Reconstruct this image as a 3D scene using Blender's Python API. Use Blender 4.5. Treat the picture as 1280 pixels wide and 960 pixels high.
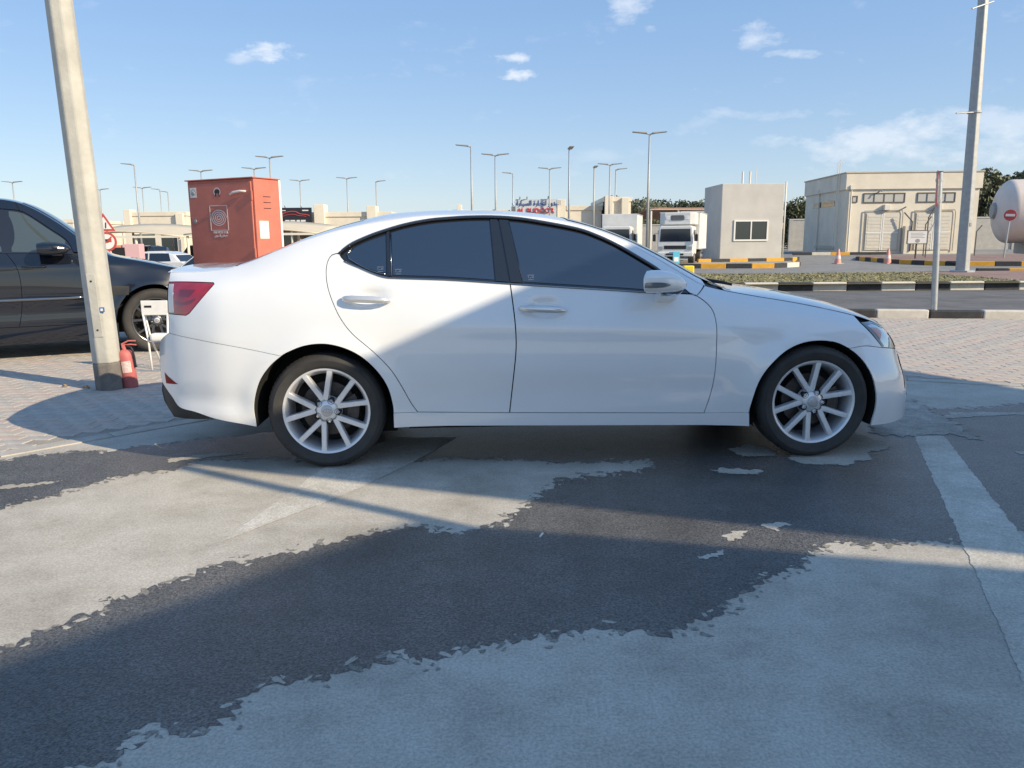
import bpy, bmesh, math, random
import numpy as np
from mathutils import Vector, Matrix
from mathutils.geometry import delaunay_2d_cdt
random.seed(7); np.random.seed(7)
for o in list(bpy.data.objects): bpy.data.objects.remove(o)
scene = bpy.context.scene
col = scene.collection
R = math.radians

# ---------------------------------------------------------------- camera
cam_d = bpy.data.cameras.new('camera'); cam = bpy.data.objects.new('camera', cam_d); col.objects.link(cam)
cam_d.sensor_width = 36.0; cam_d.lens = 27.0; cam_d.clip_end = 6000; cam_d.clip_start = .05
PITCH = math.atan(180 / 960)
cam.location = (0, 0, 1.222)
cam.matrix_world = Matrix.Translation((0, 0, 1.222)) @ Matrix.Rotation(R(90) - PITCH, 4, 'X') @ Matrix.Rotation(R(-0.45), 4, 'Z')
scene.camera = cam

# ---------------------------------------------------------------- sky and sun
SUN_AZ = math.atan2(.862, -.507)          # compass angle of the sun from +Y, clockwise
SUN_EL = R(28.6)
world = bpy.data.worlds.new('World'); scene.world = world; world.use_nodes = True
wn = world.node_tree; wn.nodes.clear()
def WN(t, **kw):
    n = wn.nodes.new(t)
    for k, v in kw.items(): setattr(n, k, v)
    return n
def wmath(op, a, b=None, clamp=False):
    n = WN('ShaderNodeMath', operation=op, use_clamp=clamp)
    for i, v in enumerate((a, b)):
        if v is None: continue
        if isinstance(v, (int, float)): n.inputs[i].default_value = v
        else: wn.links.new(v, n.inputs[i])
    return n.outputs[0]
sky = WN('ShaderNodeTexSky', sky_type='NISHITA', sun_disc=False, sun_elevation=SUN_EL, sun_rotation=SUN_AZ)
sky.air_density = 1.0; sky.dust_density = .55; sky.ozone_density = 1.2; sky.altitude = 0
tc = WN('ShaderNodeTexCoord'); sep = WN('ShaderNodeSeparateXYZ'); wn.links.new(tc.outputs['Generated'], sep.inputs[0])
X_, Y_, Z_ = sep.outputs
yy = wmath('MAXIMUM', wmath('ABSOLUTE', Y_), .02)
cu = wmath('DIVIDE', X_, yy); cv = wmath('DIVIDE', Z_, yy)
ns = WN('ShaderNodeTexNoise'); ns.inputs['Scale'].default_value = 15; ns.inputs['Detail'].default_value = 8; ns.inputs['Roughness'].default_value = .62
mp = WN('ShaderNodeMapping'); mp.inputs['Scale'].default_value = (1, 1, 2.2); wn.links.new(tc.outputs['Generated'], mp.inputs[0]); wn.links.new(mp.outputs[0], ns.inputs['Vector'])
nf = ns.outputs[0]
total = None
# (u, v, half width, half height, strength) of the small fair-weather clouds
for (u, v, a, b, st) in ((-.294, .227, .040, .013, .9), (-.325, .222, .04, .008, .35), (.011, .219, .030, .010, .8), (.013, .201, .028, .011, .95),
        (.149, .280, .032, .02, .55), (.174, .252, .016, .008, .45), (.302, .240, .040, .018, .55), (.350, .221, .05, .008, .5),
        (.32, .151, .10, .010, .3), (.513, .117, .17, .036, .50), (.62, .135, .17, .025, .35), (.23, .138, .05, .014, .2), (.10, .105, .10, .010, .15)):
    dx = wmath('DIVIDE', wmath('SUBTRACT', cu, u), a); dz = wmath('DIVIDE', wmath('SUBTRACT', cv, v), b)
    r2 = wmath('ADD', wmath('MULTIPLY', dx, dx), wmath('MULTIPLY', dz, dz))
    g = wmath('POWER', 2.718, wmath('MULTIPLY', r2, -1.0))
    m = wmath('MULTIPLY', wmath('MULTIPLY', wmath('ADD', wmath('MULTIPLY', g, 1.25), wmath('SUBTRACT', wmath('MULTIPLY', nf, 4.2), 2.75)), 1.15, True), st, True)
    m = wmath('MULTIPLY', m, wmath('MULTIPLY', g, 2.5, True))
    m = wmath('MULTIPLY', m, wmath('GREATER_THAN', Y_, 0.0))
    total = m if total is None else wmath('MAXIMUM', total, m)
gen = wmath('MULTIPLY', wmath('MULTIPLY', wmath('SUBTRACT', nf, .60), 3.0, True), .35)
total = wmath('MAXIMUM', total, gen)
total = wmath('MULTIPLY', total, wmath('MULTIPLY', wmath('ADD', Z_, .0), 12.0, True))
hcol = WN('ShaderNodeMix', data_type='RGBA')                   # dusty coastal air: pale low down, even blue above, all round
wn.links.new(wmath('POWER', 2.718, wmath('MULTIPLY', wmath('MAXIMUM', Z_, 0.0), -6.5)), hcol.inputs['Factor']); hcol.inputs['A'].default_value = (.64, 1.34, 2.60, 1); hcol.inputs['B'].default_value = (1.95, 2.35, 2.7, 1)
hz = WN('ShaderNodeMix', data_type='RGBA'); hz.inputs['Factor'].default_value = .78
wn.links.new(sky.outputs[0], hz.inputs['A']); wn.links.new(hcol.outputs['Result'], hz.inputs['B'])
cmix = WN('ShaderNodeMix', data_type='RGBA')
wn.links.new(total, cmix.inputs['Factor']); wn.links.new(hz.outputs['Result'], cmix.inputs['A'])
cmix.inputs['B'].default_value = (3.9, 4.0, 4.2, 1)
bgn = WN('ShaderNodeBackground'); bgn.inputs['Strength'].default_value = .15
outw = WN('ShaderNodeOutputWorld'); wn.links.new(cmix.outputs['Result'], bgn.inputs[0]); wn.links.new(bgn.outputs[0], outw.inputs[0])

sl = bpy.data.lights.new('sun', 'SUN'); sl.energy = 3.35; sl.angle = R(.4); sl.color = (1.0, .84, .60)
sun = bpy.data.objects.new('sun', sl); col.objects.link(sun)
sd = Vector((math.sin(SUN_AZ) * math.cos(SUN_EL), math.cos(SUN_AZ) * math.cos(SUN_EL), math.sin(SUN_EL)))
sun.rotation_euler = sd.to_track_quat('Z', 'Y').to_euler(); sun.location = sd * 60
vs = scene.view_settings; vs.view_transform = 'Standard'; vs.look = 'None'; vs.gamma = 1; vs.use_curve_mapping = False; vs.exposure = 0.82

# ---------------------------------------------------------------- helpers
def mat(name, c, rough=.6, metal=0., coat=0., spec=.5, var=0., vscale=8., bump=0., bscale=60., ior=None, emit=None, c2=None, coords='Object', detail=6, trans=0.):
    m = bpy.data.materials.new(name); m.use_nodes = True; nt = m.node_tree; b = nt.nodes['Principled BSDF']
    b.inputs['Base Color'].default_value = (*c, 1); b.inputs['Roughness'].default_value = rough; b.inputs['Metallic'].default_value = metal
    b.inputs['Coat Weight'].default_value = coat; b.inputs['Coat Roughness'].default_value = .02; b.inputs['Coat IOR'].default_value = 1.7; b.inputs['Specular IOR Level'].default_value = spec
    if ior: b.inputs['IOR'].default_value = ior
    if trans: b.inputs['Transmission Weight'].default_value = trans
    if emit: b.inputs['Emission Color'].default_value = (*c, 1); b.inputs['Emission Strength'].default_value = emit
    t = nt.nodes.new('ShaderNodeTexCoord')
    if var or c2:
        n = nt.nodes.new('ShaderNodeTexNoise'); n.inputs['Scale'].default_value = vscale; n.inputs['Detail'].default_value = detail; n.inputs['Roughness'].default_value = .6
        nt.links.new(t.outputs[coords], n.inputs['Vector'])
        r = nt.nodes.new('ShaderNodeValToRGB'); r.color_ramp.elements[0].position = .32; r.color_ramp.elements[1].position = .68
        a_ = c2 if c2 else tuple(x * (1 - var) for x in c); b_ = c if c2 else tuple(min(1, x * (1 + var)) for x in c)
        r.color_ramp.elements[0].color = (*a_, 1); r.color_ramp.elements[1].color = (*b_, 1)
        nt.links.new(n.outputs[0], r.inputs[0]); nt.links.new(r.outputs[0], b.inputs['Base Color'])
    if bump:
        n2 = nt.nodes.new('ShaderNodeTexNoise'); n2.inputs['Scale'].default_value = bscale; n2.inputs['Detail'].default_value = 4
        nt.links.new(t.outputs[coords], n2.inputs['Vector'])
        bp = nt.nodes.new('ShaderNodeBump'); bp.inputs['Strength'].default_value = bump; bp.inputs['Distance'].default_value = .01
        nt.links.new(n2.outputs[0], bp.inputs['Height']); nt.links.new(bp.outputs[0], b.inputs['Normal'])
    return m

def tag(o, label=None, cat=None, group=None, kind=None):
    if label: o['label'] = label
    if cat: o['category'] = cat
    if group: o['group'] = group
    if kind: o['kind'] = kind
    return o

def link(name, me, m=None, parent=None, loc=None, rot=None):
    o = bpy.data.objects.new(name, me); col.objects.link(o)
    if m is not None and not me.materials: me.materials.append(m)
    if parent is not None: o.parent = parent
    if loc is not None: o.location = loc
    if rot is not None: o.rotation_euler = rot
    return o

def thing(name, label, cat, loc=(0, 0, 0), rotz=0., group=None):
    o = bpy.data.objects.new(name, None); col.objects.link(o); o.location = loc; o.rotation_euler = (0, 0, rotz); o.empty_display_size = .2
    return tag(o, label, cat, group)

class MB:
    def __init__(s): s.v = []; s.f = []
    def add(s, v, f):
        n = len(s.v); s.v += [tuple(p) for p in v]; s.f += [tuple(i + n for i in q) for q in f]; return s
    def box(s, x0, x1, y0, y1, z0, z1):
        return s.add([(x0, y0, z0), (x1, y0, z0), (x1, y1, z0), (x0, y1, z0), (x0, y0, z1), (x1, y0, z1), (x1, y1, z1), (x0, y1, z1)],
                     [(0, 3, 2, 1), (4, 5, 6, 7), (0, 1, 5, 4), (1, 2, 6, 5), (2, 3, 7, 6), (3, 0, 4, 7)])
    def prism(s, poly, z0, z1):
        n = len(poly)
        if sum(poly[i][0]*poly[(i+1) % n][1] - poly[(i+1) % n][0]*poly[i][1] for i in range(n)) < 0: poly = poly[::-1]
        return s.add([(x, y, z0) for x, y in poly] + [(x, y, z1) for x, y in poly],
                     [tuple(range(n))[::-1], tuple(range(n, 2*n))] + [(i, (i+1) % n, n + (i+1) % n, n + i) for i in range(n)])
    def prism_xz(s, poly, y0, y1):                       # outline in x, z; thickness along y
        n = len(poly)
        if sum(poly[i][0]*poly[(i+1) % n][1] - poly[(i+1) % n][0]*poly[i][1] for i in range(n)) < 0: poly = poly[::-1]
        return s.add([(x, y0, z) for x, z in poly] + [(x, y1, z) for x, z in poly],
                     [tuple(range(n)), tuple(range(n, 2*n))[::-1]] + [(i, n + i, n + (i+1) % n, (i+1) % n) for i in range(n)])
    def tube(s, path, r, n=10, caps=True):
        path = [Vector(p) for p in path]; rs = r if isinstance(r, (list, tuple)) else [r] * len(path)
        up = None; rings = []
        for i, p in enumerate(path):
            t = (path[min(i+1, len(path)-1)] - path[max(i-1, 0)]).normalized()
            a = up if up is not None else (Vector((0, 0, 1)) if abs(t.z) < .9 else Vector((1, 0, 0)))
            u = t.cross(a).cross(t).normalized(); up = u; w = t.cross(u)
            rings.append([p + (u * math.cos(k) + w * math.sin(k)) * rs[i] for k in [2*math.pi*j/n for j in range(n)]])
        v = [q for rg in rings for q in rg]
        f = [(i*n + j, i*n + (j+1) % n, (i+1)*n + (j+1) % n, (i+1)*n + j) for i in range(len(path)-1) for j in range(n)]
        if caps: f += [tuple(range(n))[::-1], tuple(range((len(path)-1)*n, len(path)*n))]
        return s.add(v, f)
    def lathe(s, prof, n=32, axis='y', c=(0, 0, 0), close=False):      # prof: (radius, height along axis)
        v = []
        for r, h in prof:
            for j in range(n):
                a = 2*math.pi*j/n; p, q = r*math.cos(a), r*math.sin(a)
                v.append((c[0]+p, c[1]+h, c[2]+q) if axis == 'y' else ((c[0]+p, c[1]+q, c[2]+h) if axis == 'z' else (c[0]+h, c[1]+p, c[2]+q)))
        m = len(prof); rng = range(m if close else m-1)
        f = []
        for i in rng:
            k = (i+1) % m
            for j in range(n):
                q = (i*n+j, i*n+(j+1) % n, k*n+(j+1) % n, k*n+j)
                f.append(q if axis != 'y' else q[::-1])
        return s.add(v, f)
    def grid(s, P):                                       # P: array (a, b, 3)
        a, b = len(P), len(P[0])
        return s.add([tuple(P[i][j]) for i in range(a) for j in range(b)], [(i*b+j, (i+1)*b+j, (i+1)*b+j+1, i*b+j+1) for i in range(a-1) for j in range(b-1)])
    def mesh(s, name='mesh', smooth=False, recalc=False):
        me = bpy.data.meshes.new(name); me.from_pydata(s.v, [], s.f)
        if recalc:
            bm = bmesh.new(); bm.from_mesh(me); bmesh.ops.recalc_face_normals(bm, faces=bm.faces); bm.to_mesh(me); bm.free()
        if smooth: me.polygons.foreach_set('use_smooth', [True] * len(me.polygons))
        me.update(); return me
    def build(s, name, m, parent=None, smooth=False, bevel=0., loc=None, rot=None, recalc=True, sharp=None, seg=2):
        o = link(name, s.mesh(name, smooth, recalc), m, parent, loc, rot)
        if sharp is not None:
            o.data.polygons.foreach_set('use_smooth', [True] * len(o.data.polygons)); o.data.set_sharp_from_angle(angle=R(sharp))
        if bevel:
            b = o.modifiers.new('bevel', 'BEVEL'); b.width = bevel; b.segments = seg; b.limit_method = 'ANGLE'; b.angle_limit = R(40)
        return o

def copy_tree(o, parent=None):
    c = o.copy(); col.objects.link(c); c.parent = parent
    for ch in list(o.children): copy_tree(ch, c)
    return c

def spl(pts, step=.02, closed=False):
    """dense Catmull-Rom polyline through pts"""
    P = [np.array(p, float) for p in pts]; n = len(P); out = []
    for i in range(n if closed else n - 1):
        p1, p2 = P[i], P[(i+1) % n]
        p0 = P[i-1] if (closed or i > 0) else 2*p1 - p2
        p3 = P[(i+2) % n] if (closed or i < n-2) else 2*p2 - p1
        k = max(1, int(round(np.linalg.norm(p2 - p1) / step)))
        for j in range(k):
            t = j / k
            out.append(tuple(.5*((2*p1) + (-p0+p2)*t + (2*p0-5*p1+4*p2-p3)*t*t + (-p0+3*p1-3*p2+p3)*t**3)))
    if not closed: out.append(tuple(P[-1]))
    return out
def lin(pts, step=.02):
    out = []
    for a, b in zip(pts[:-1], pts[1:]):
        a, b = np.array(a, float), np.array(b, float); k = max(1, int(round(np.linalg.norm(b-a) / step)))
        out += [tuple(a + (b-a)*j/k) for j in range(k)]
    return out + [tuple(pts[-1])]
def ring(*parts):
    out = []
    for p in parts:
        for q in p:
            if not out or math.dist(out[-1], q) > .004: out.append(tuple(q))
    if math.dist(out[0], out[-1]) < .004: out.pop()
    return out
def area2(p): return sum(p[i][0]*p[(i+1) % len(p)][1] - p[(i+1) % len(p)][0]*p[i][1] for i in range(len(p)))
def inset(poly, d):
    p = np.array(poly); n = len(p); e = np.roll(p, -1, 0) - p; e /= np.maximum(np.linalg.norm(e, axis=1, keepdims=True), 1e-9)
    nr = np.stack([-e[:, 1], e[:, 0]], 1); m = nr + np.roll(nr, 1, 0); L = np.linalg.norm(m, axis=1, keepdims=True); m /= np.maximum(L, .3)
    k = np.minimum(1 / np.maximum((m * nr).sum(1, keepdims=True), .45), 2.)
    return p + m * d * k
def inside(poly, q):
    p = np.array(poly); x, y = q[:, 0], q[:, 1]; c = np.zeros(len(q), bool); n = len(p)
    for i in range(n):
        a, b = p[i], p[(i+1) % n]
        if a[1] == b[1]: continue
        s = ((a[1] > y) != (b[1] > y)) & (x < (b[0]-a[0]) * (y-a[1]) / (b[1]-a[1]) + a[0]); c ^= s
    return c
def segdist(poly, q):
    p = np.array(poly); d = np.full(len(q), 9.)
    for i in range(len(p)):
        a = p[i]; b = p[(i+1) % len(p)]; ab = b - a; t = np.clip(((q - a) @ ab) / max(ab @ ab, 1e-12), 0, 1)
        d = np.minimum(d, np.linalg.norm(q - (a + t[:, None] * ab), axis=1))
    return d
def fill2d(poly, step):
    """triangulated polygon with interior points"""
    p = np.array(poly); lo, hi = p.min(0), p.max(0)
    gx, gy = np.meshgrid(np.arange(lo[0], hi[0], step), np.arange(lo[1], hi[1], step), indexing='ij')
    gx = gx + (np.arange(gx.shape[1]) % 2 * step * .5)[None, :]
    q = np.stack([gx.ravel(), gy.ravel()], 1)
    if len(q):
        q = q[inside(p, q)]
        if len(q): q = q[segdist(p, q) > step * .55]
    allv = [Vector(v) for v in p] + [Vector(v) for v in q]
    v, e, f, *_ = delaunay_2d_cdt(allv, [], [list(range(len(p)))], 1, 1e-6)
    return np.array([tuple(a) for a in v]), [tuple(a) for a in f]

def panel(name, poly, body, side, m, parent, gap=.002, off=0., depth=.014, step=.035):
    """a sheet of the body side cut to a side-view outline (x, z), with its folded edge"""
    if area2(poly) < 0: poly = poly[::-1]
    pi = inset(poly, gap) if gap else np.array(poly)
    v2, f = fill2d(pi, step)
    w = body.W(v2[:, 0], v2[:, 1]) + off; n3 = body.N(v2[:, 0], v2[:, 1], side)
    V = [(a, side*b, c) for a, b, c in zip(v2[:, 0], w, v2[:, 1])]
    F = [q if side < 0 else q[::-1] for q in f]
    Nn = [tuple(a) for a in n3]
    if depth:
        k = len(pi); base = len(V)
        e = np.roll(pi, -1, 0) - np.roll(pi, 1, 0); e /= np.maximum(np.linalg.norm(e, axis=1, keepdims=True), 1e-9); o2 = np.stack([e[:, 1], -e[:, 0]], 1)
        wb = body.W(pi[:, 0], pi[:, 1]) + off; nb = body.N(pi[:, 0], pi[:, 1], side)
        for lay, (dd, mix) in enumerate(((0., .75), (depth, 1.))):
            for i in range(k):
                V.append((pi[i, 0], side*(wb[i] - dd), pi[i, 1]))
                t = np.array([o2[i, 0], 0, o2[i, 1]]) * mix + nb[i] * (1 - mix); Nn.append(tuple(t / np.linalg.norm(t)))
        for i in range(k):
            j = (i+1) % k; q = (base+i, base+k+i, base+k+j, base+j); F.append(q[::-1] if side > 0 else q)
    me = bpy.data.meshes.new(name); me.from_pydata(V, [], F); me.polygons.foreach_set('use_smooth', [True]*len(me.polygons)); me.update()
    me.normals_split_custom_set_from_vertices(Nn)
    return link(name, me, m, parent)

def text(name, s, size, m, parent=None, loc=(0, 0, 0), rot=(R(90), 0, 0), ext=.002, align='CENTER', sx=1.):
    c = bpy.data.curves.new(name, 'FONT'); c.body = s; c.size = size; c.extrude = ext; c.align_x = align; c.align_y = 'CENTER'; c.resolution_u = 3
    t = bpy.data.objects.new('t', c); col.objects.link(t); dg = bpy.context.evaluated_depsgraph_get(); me = bpy.data.meshes.new_from_object(t.evaluated_get(dg))
    bpy.data.objects.remove(t); me.name = name
    o = link(name, me, m, parent, loc, rot); o.scale = (sx, 1, 1); me.materials.clear(); me.materials.append(m); return o
def sheet(name, poly, z, m, parent=None, step=None):
    mb = MB(); n = len(poly)
    if area2(poly) < 0: poly = poly[::-1]
    mb.add([(x, y, z) for x, y in poly], [tuple(range(n))]); return mb.build(name, m, parent, recalc=False)
# ---------------------------------------------------------------- car body field
def pchip(xs, ys, xq):
    xs = np.asarray(xs, float); ys = np.asarray(ys, float); xq = np.asarray(xq, float)
    h = np.diff(xs); d = np.diff(ys) / h
    m = np.zeros_like(ys)
    m[0], m[-1] = d[0], d[-1]
    for i in range(1, len(xs) - 1):
        if d[i-1] * d[i] > 0:
            w1 = 2*h[i] + h[i-1]; w2 = h[i] + 2*h[i-1]
            m[i] = (w1 + w2) / (w1 / d[i-1] + w2 / d[i])
    i = np.clip(np.searchsorted(xs, xq) - 1, 0, len(xs) - 2)
    t = (xq - xs[i]) / h[i]
    y = ((1 + 2*t) * (1 - t)**2 * ys[i] + t * (1 - t)**2 * h[i] * m[i]
         + t*t * (3 - 2*t) * ys[i+1] + t*t * (t - 1) * h[i] * m[i+1])
    y = np.where(xq < xs[0], ys[0] + (xq - xs[0]) * m[0], y)
    return np.where(xq > xs[-1], ys[-1] + (xq - xs[-1]) * m[-1], y)

def blur(a, s, axis):
    n = int(3*s) + 1
    k = np.exp(-0.5 * (np.arange(-n, n+1) / s)**2); k /= k.sum()
    pad = [(0, 0), (0, 0)]; pad[axis] = (n, n)
    b = np.pad(a, pad, mode='reflect', reflect_type='odd')
    return np.apply_along_axis(lambda v: np.convolve(v, k, 'valid'), axis, b)

class Body:
    """half width of a car body over the side view: w = W(x, z); x forward, z up"""
    def __init__(s, xk, wk, frac, belt, edge, x0, x1, z0, z1, arches=(), extra=None, mid=0.018, bl=(2.5, 2.0)):
        s.x0, s.z0, s.d = x0, z0, 0.01
        X = np.arange(x0, x1 + .005, .01); Z = np.arange(z0, z1 + .005, .01)
        s.nx, s.nz = len(X), len(Z)
        s.belt, s.edge = np.array(belt), np.array(edge)
        zb = pchip(s.belt[:, 0], s.belt[:, 1], X); wb = pchip(s.belt[:, 0], s.belt[:, 2], X)
        we = pchip(s.edge[:, 0], s.edge[:, 1], X); ze = pchip(s.edge[:, 0], s.edge[:, 2], X)
        ks = [pchip(xk, row, X) for row in wk]
        G = np.zeros((s.nx, s.nz))
        for i in range(s.nx):
            z = [z0 - .1 + .0] + [z0 + f * (zb[i] - z0) for f in frac] + [zb[i]]
            w = [ks[0][i] - .06] + [k[i] for k in ks] + [wb[i]]
            if ze[i] > zb[i] + .03:
                zm = .5 * (zb[i] + ze[i]); wm = .5 * (wb[i] + we[i]) + mid * min(1, (ze[i] - zb[i]) / .3)
                z += [zm, ze[i]]; w += [wm, we[i]]
                sl = (we[i] - wm) / (ze[i] - zm)
            else:
                z += [zb[i] + .04]; w += [min(we[i], wb[i] - .03)]; sl = -1.
            z += [z[-1] + .2]; w += [w[-1] + .2 * min(sl * 1.4, -.7)]
            G[i] = pchip(z, w, Z)
        XX, ZZ = np.meshgrid(X, Z, indexing='ij')
        for (ax, az, R, amp) in arches:
            r = np.hypot(XX - ax, ZZ - az)
            G += amp * np.exp(-((np.maximum(r, R + .012) - R - .012) / .05)**2) * (ZZ < az + R + .2)
        if extra is not None:
            G += extra(XX, ZZ)
        G = blur(G, bl[0], 0); G = blur(G, bl[1], 1)
        s.G = G
        s.gx, s.gz = np.gradient(G, .01)
    def _s(s, A, x, z):
        u = np.clip((np.asarray(x, float) - s.x0) / s.d, 0, s.nx - 1.001)
        v = np.clip((np.asarray(z, float) - s.z0) / s.d, 0, s.nz - 1.001)
        i = u.astype(int); j = v.astype(int); a = u - i; b = v - j
        return (A[i, j] * (1-a) * (1-b) + A[i+1, j] * a * (1-b) + A[i, j+1] * (1-a) * b + A[i+1, j+1] * a * b)
    def W(s, x, z): return s._s(s.G, x, z)
    def N(s, x, z, side):
        gx, gz = s._s(s.gx, x, z), s._s(s.gz, x, z)
        n = np.stack([-gx, np.full_like(gx, 1.0), -gz], -1)
        n /= np.linalg.norm(n, axis=-1, keepdims=True)
        n[..., 1] *= side
        return n
    def E(s, x): return pchip(s.edge[:, 0], s.edge[:, 1], x), pchip(s.edge[:, 0], s.edge[:, 2], x)

def sedan_body():
    xk = [-.98, -.86, -.7, -.5, 0, .5, 1.0, 1.6, 2.0, 2.4, 2.7, 2.9, 3.07, 3.225, 3.325, 3.40]
    wk = [[.46, .60, .70, .79, .84, .845, .845, .845, .845, .845, .85, .85, .83, .755, .665, .57],
          [.53, .67, .76, .83, .87, .868, .866, .866, .866, .868, .875, .875, .85, .775, .685, .59],
          [.55, .70, .79, .855, .892, .886, .884, .884, .886, .89, .895, .89, .862, .785, .695, .60],
          [.54, .70, .795, .862, .897, .892, .891, .891, .892, .893, .893, .886, .853, .77, .675, .57],
          [.50, .685, .785, .852, .886, .882, .880, .879, .878, .872, .862, .846, .808, .72, .61, .48]]
    frac = [0, .16, .40, .59, .78]
    belt = [(-.98, .93, .45), (-.86, .96, .655), (-.7, .975, .75), (-.5, .99, .80), (0, 1.02, .828), (.3, 1.03, .832), (.42, 1.022, .832),
            (1.0, .985, .832), (1.6, .945, .826), (2.0, .912, .818), (2.4, .85, .806), (2.8, .785, .79), (3.02, .732, .762), (3.12, .70, .735), (3.225, .66, .66), (3.40, .58, .42)]
    edge = [(-.98, .50, 1.03), (-.86, .60, 1.062), (-.75, .635, 1.062), (-.6, .665, 1.069), (-.45, .68, 1.095), (-.3, .67, 1.150), (-.1, .65, 1.226), (.1, .632, 1.284),
            (.3, .62, 1.322), (.6, .607, 1.355), (.9, .602, 1.359), (1.2, .607, 1.339), (1.46, .622, 1.286), (1.66, .642, 1.211),
            (1.86, .672, 1.106), (2.01, .698, 1.016), (2.11, .715, .963), (2.21, .724, .938), (2.4, .728, .902), (2.6, .726, .868),
            (2.8, .715, .828), (3.02, .685, .775), (3.12, .655, .742), (3.225, .59, .70), (3.40, .38, .62)]
    def extra(x, z):
        sm = lambda a, b, v: np.clip((v - a) / (b - a), 0, 1)**2 * (3 - 2*np.clip((v - a) / (b - a), 0, 1))
        e = .016 * np.exp(-((z - .285) / .045)**2) * sm(-.95, -.75, x) * (1 - sm(-.5, -.38, x))      # rear bumper lower swell
        e -= .008 * np.exp(-((z - .39) / .05)**2) * sm(-.95, -.75, x) * (1 - sm(-.45, -.36, x))
        e -= .006 * np.exp(-((z - .40) / .07)**2) * sm(.40, .6, x) * (1 - sm(2.1, 2.3, x))             # hollow above the sill
        e += .010 * np.exp(-((z - (.80 - .03*x)) / .05)**2) * sm(.3, .9, x) * (1 - sm(2.2, 2.7, x))   # shoulder
        for hx, hz in ((.258, .922), (1.19, .860)):                                                    # handle cups
            e -= .030 * np.exp(-((x - hx - .012) / .078)**4 - ((z - hz - .006) / .038)**4)
        return e
    return Body(xk, wk, frac, belt, edge, -.98, 3.41, .08, 1.46, arches=((.005, .316, .372, .013), (2.712, .312, .352, .013)), extra=extra)
# ---------------------------------------------------------------- ground
def ground_mat(name, dark, light, scale, speck, rough=.9, bump=.25):
    m = bpy.data.materials.new(name); m.use_nodes = True; nt = m.node_tree; b = nt.nodes['Principled BSDF']; L = nt.links
    t = nt.nodes.new('ShaderNodeTexCoord')
    def noise(sc, det=6, ro=.6):
        n = nt.nodes.new('ShaderNodeTexNoise'); n.inputs['Scale'].default_value = sc; n.inputs['Detail'].default_value = det; n.inputs['Roughness'].default_value = ro; L.new(t.outputs['Object'], n.inputs['Vector']); return n.outputs[0]
    def ramp(x, p0, c0, p1, c1):
        r = nt.nodes.new('ShaderNodeValToRGB'); r.color_ramp.elements[0].position = p0; r.color_ramp.elements[1].position = p1; r.color_ramp.elements[0].color = (*c0, 1); r.color_ramp.elements[1].color = (*c1, 1); L.new(x, r.inputs[0]); return r.outputs[0]
    def mul(a, c, f=1.):
        x = nt.nodes.new('ShaderNodeMix'); x.data_type = 'RGBA'; x.blend_type = 'MULTIPLY'; x.inputs['Factor'].default_value = f; L.new(a, x.inputs['A']); L.new(c, x.inputs['B']); return x.outputs['Result']
    c = ramp(noise(scale), .3, dark, .72, light)
    c = mul(c, ramp(noise(105, 4, .75), .38, (1-speck,)*3, .62, (1+speck*.5,)*3))
    c = mul(c, ramp(noise(38, 4, .7), .30, (1-speck*.5,)*3, .52, (1,)*3))
    c = mul(c, ramp(noise(2.3, 6, .75), .36, (.82, .81, .79), .56, (1, 1, 1)))
    c = mul(c, ramp(noise(.75, 4, .7), .40, (.84, .83, .82), .52, (1, 1, 1)))
    c = mul(c, ramp(noise(13, 3, .6), .25, (.80, .78, .76), .34, (1, 1, 1)))
    L.new(c, b.inputs['Base Color']); b.inputs['Roughness'].default_value = rough
    bp = nt.nodes.new('ShaderNodeBump'); bp.inputs['Strength'].default_value = bump; bp.inputs['Distance'].default_value = .006; L.new(noise(150, 3), bp.inputs['Height']); L.new(bp.outputs[0], b.inputs['Normal'])
    return m
SAND = ground_mat('sandy ground', (.34, .28, .20), (.46, .39, .29), .4, .15)
DRY = ground_mat('dusty dry asphalt', (.49, .455, .39), (.585, .545, .47), 3.2, .24, bump=.12)
WET = ground_mat('damp asphalt', (.135, .131, .126), (.19, .185, .176), 5., .68, rough=.36, bump=.7)
FRINGE = ground_mat('drying fringe', (.27, .255, .22), (.37, .345, .30), 9., .35)
ROAD = ground_mat('road asphalt', (.135, .135, .135), (.175, .172, .168), 1.5, .2)
FADED = ground_mat('faded paint', (.56, .53, .46), (.72, .68, .60), 9., .25)
WORN = ground_mat('worn paint and dust', (.33, .31, .28), (.56, .53, .46), 7., .3)
PAVEG = ground_mat('grey block paving', (.23, .225, .215), (.33, .32, .30), 5., .2)
PAVER_ = ground_mat('red block paving', (.27, .17, .14), (.36, .25, .21), 6., .2)
BED = ground_mat('paving bed', (.36, .325, .28), (.44, .40, .34), 8., .25)
GRASS = ground_mat('dry lawn soil', (.20, .18, .08), (.30, .26, .12), 6., .3)
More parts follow.
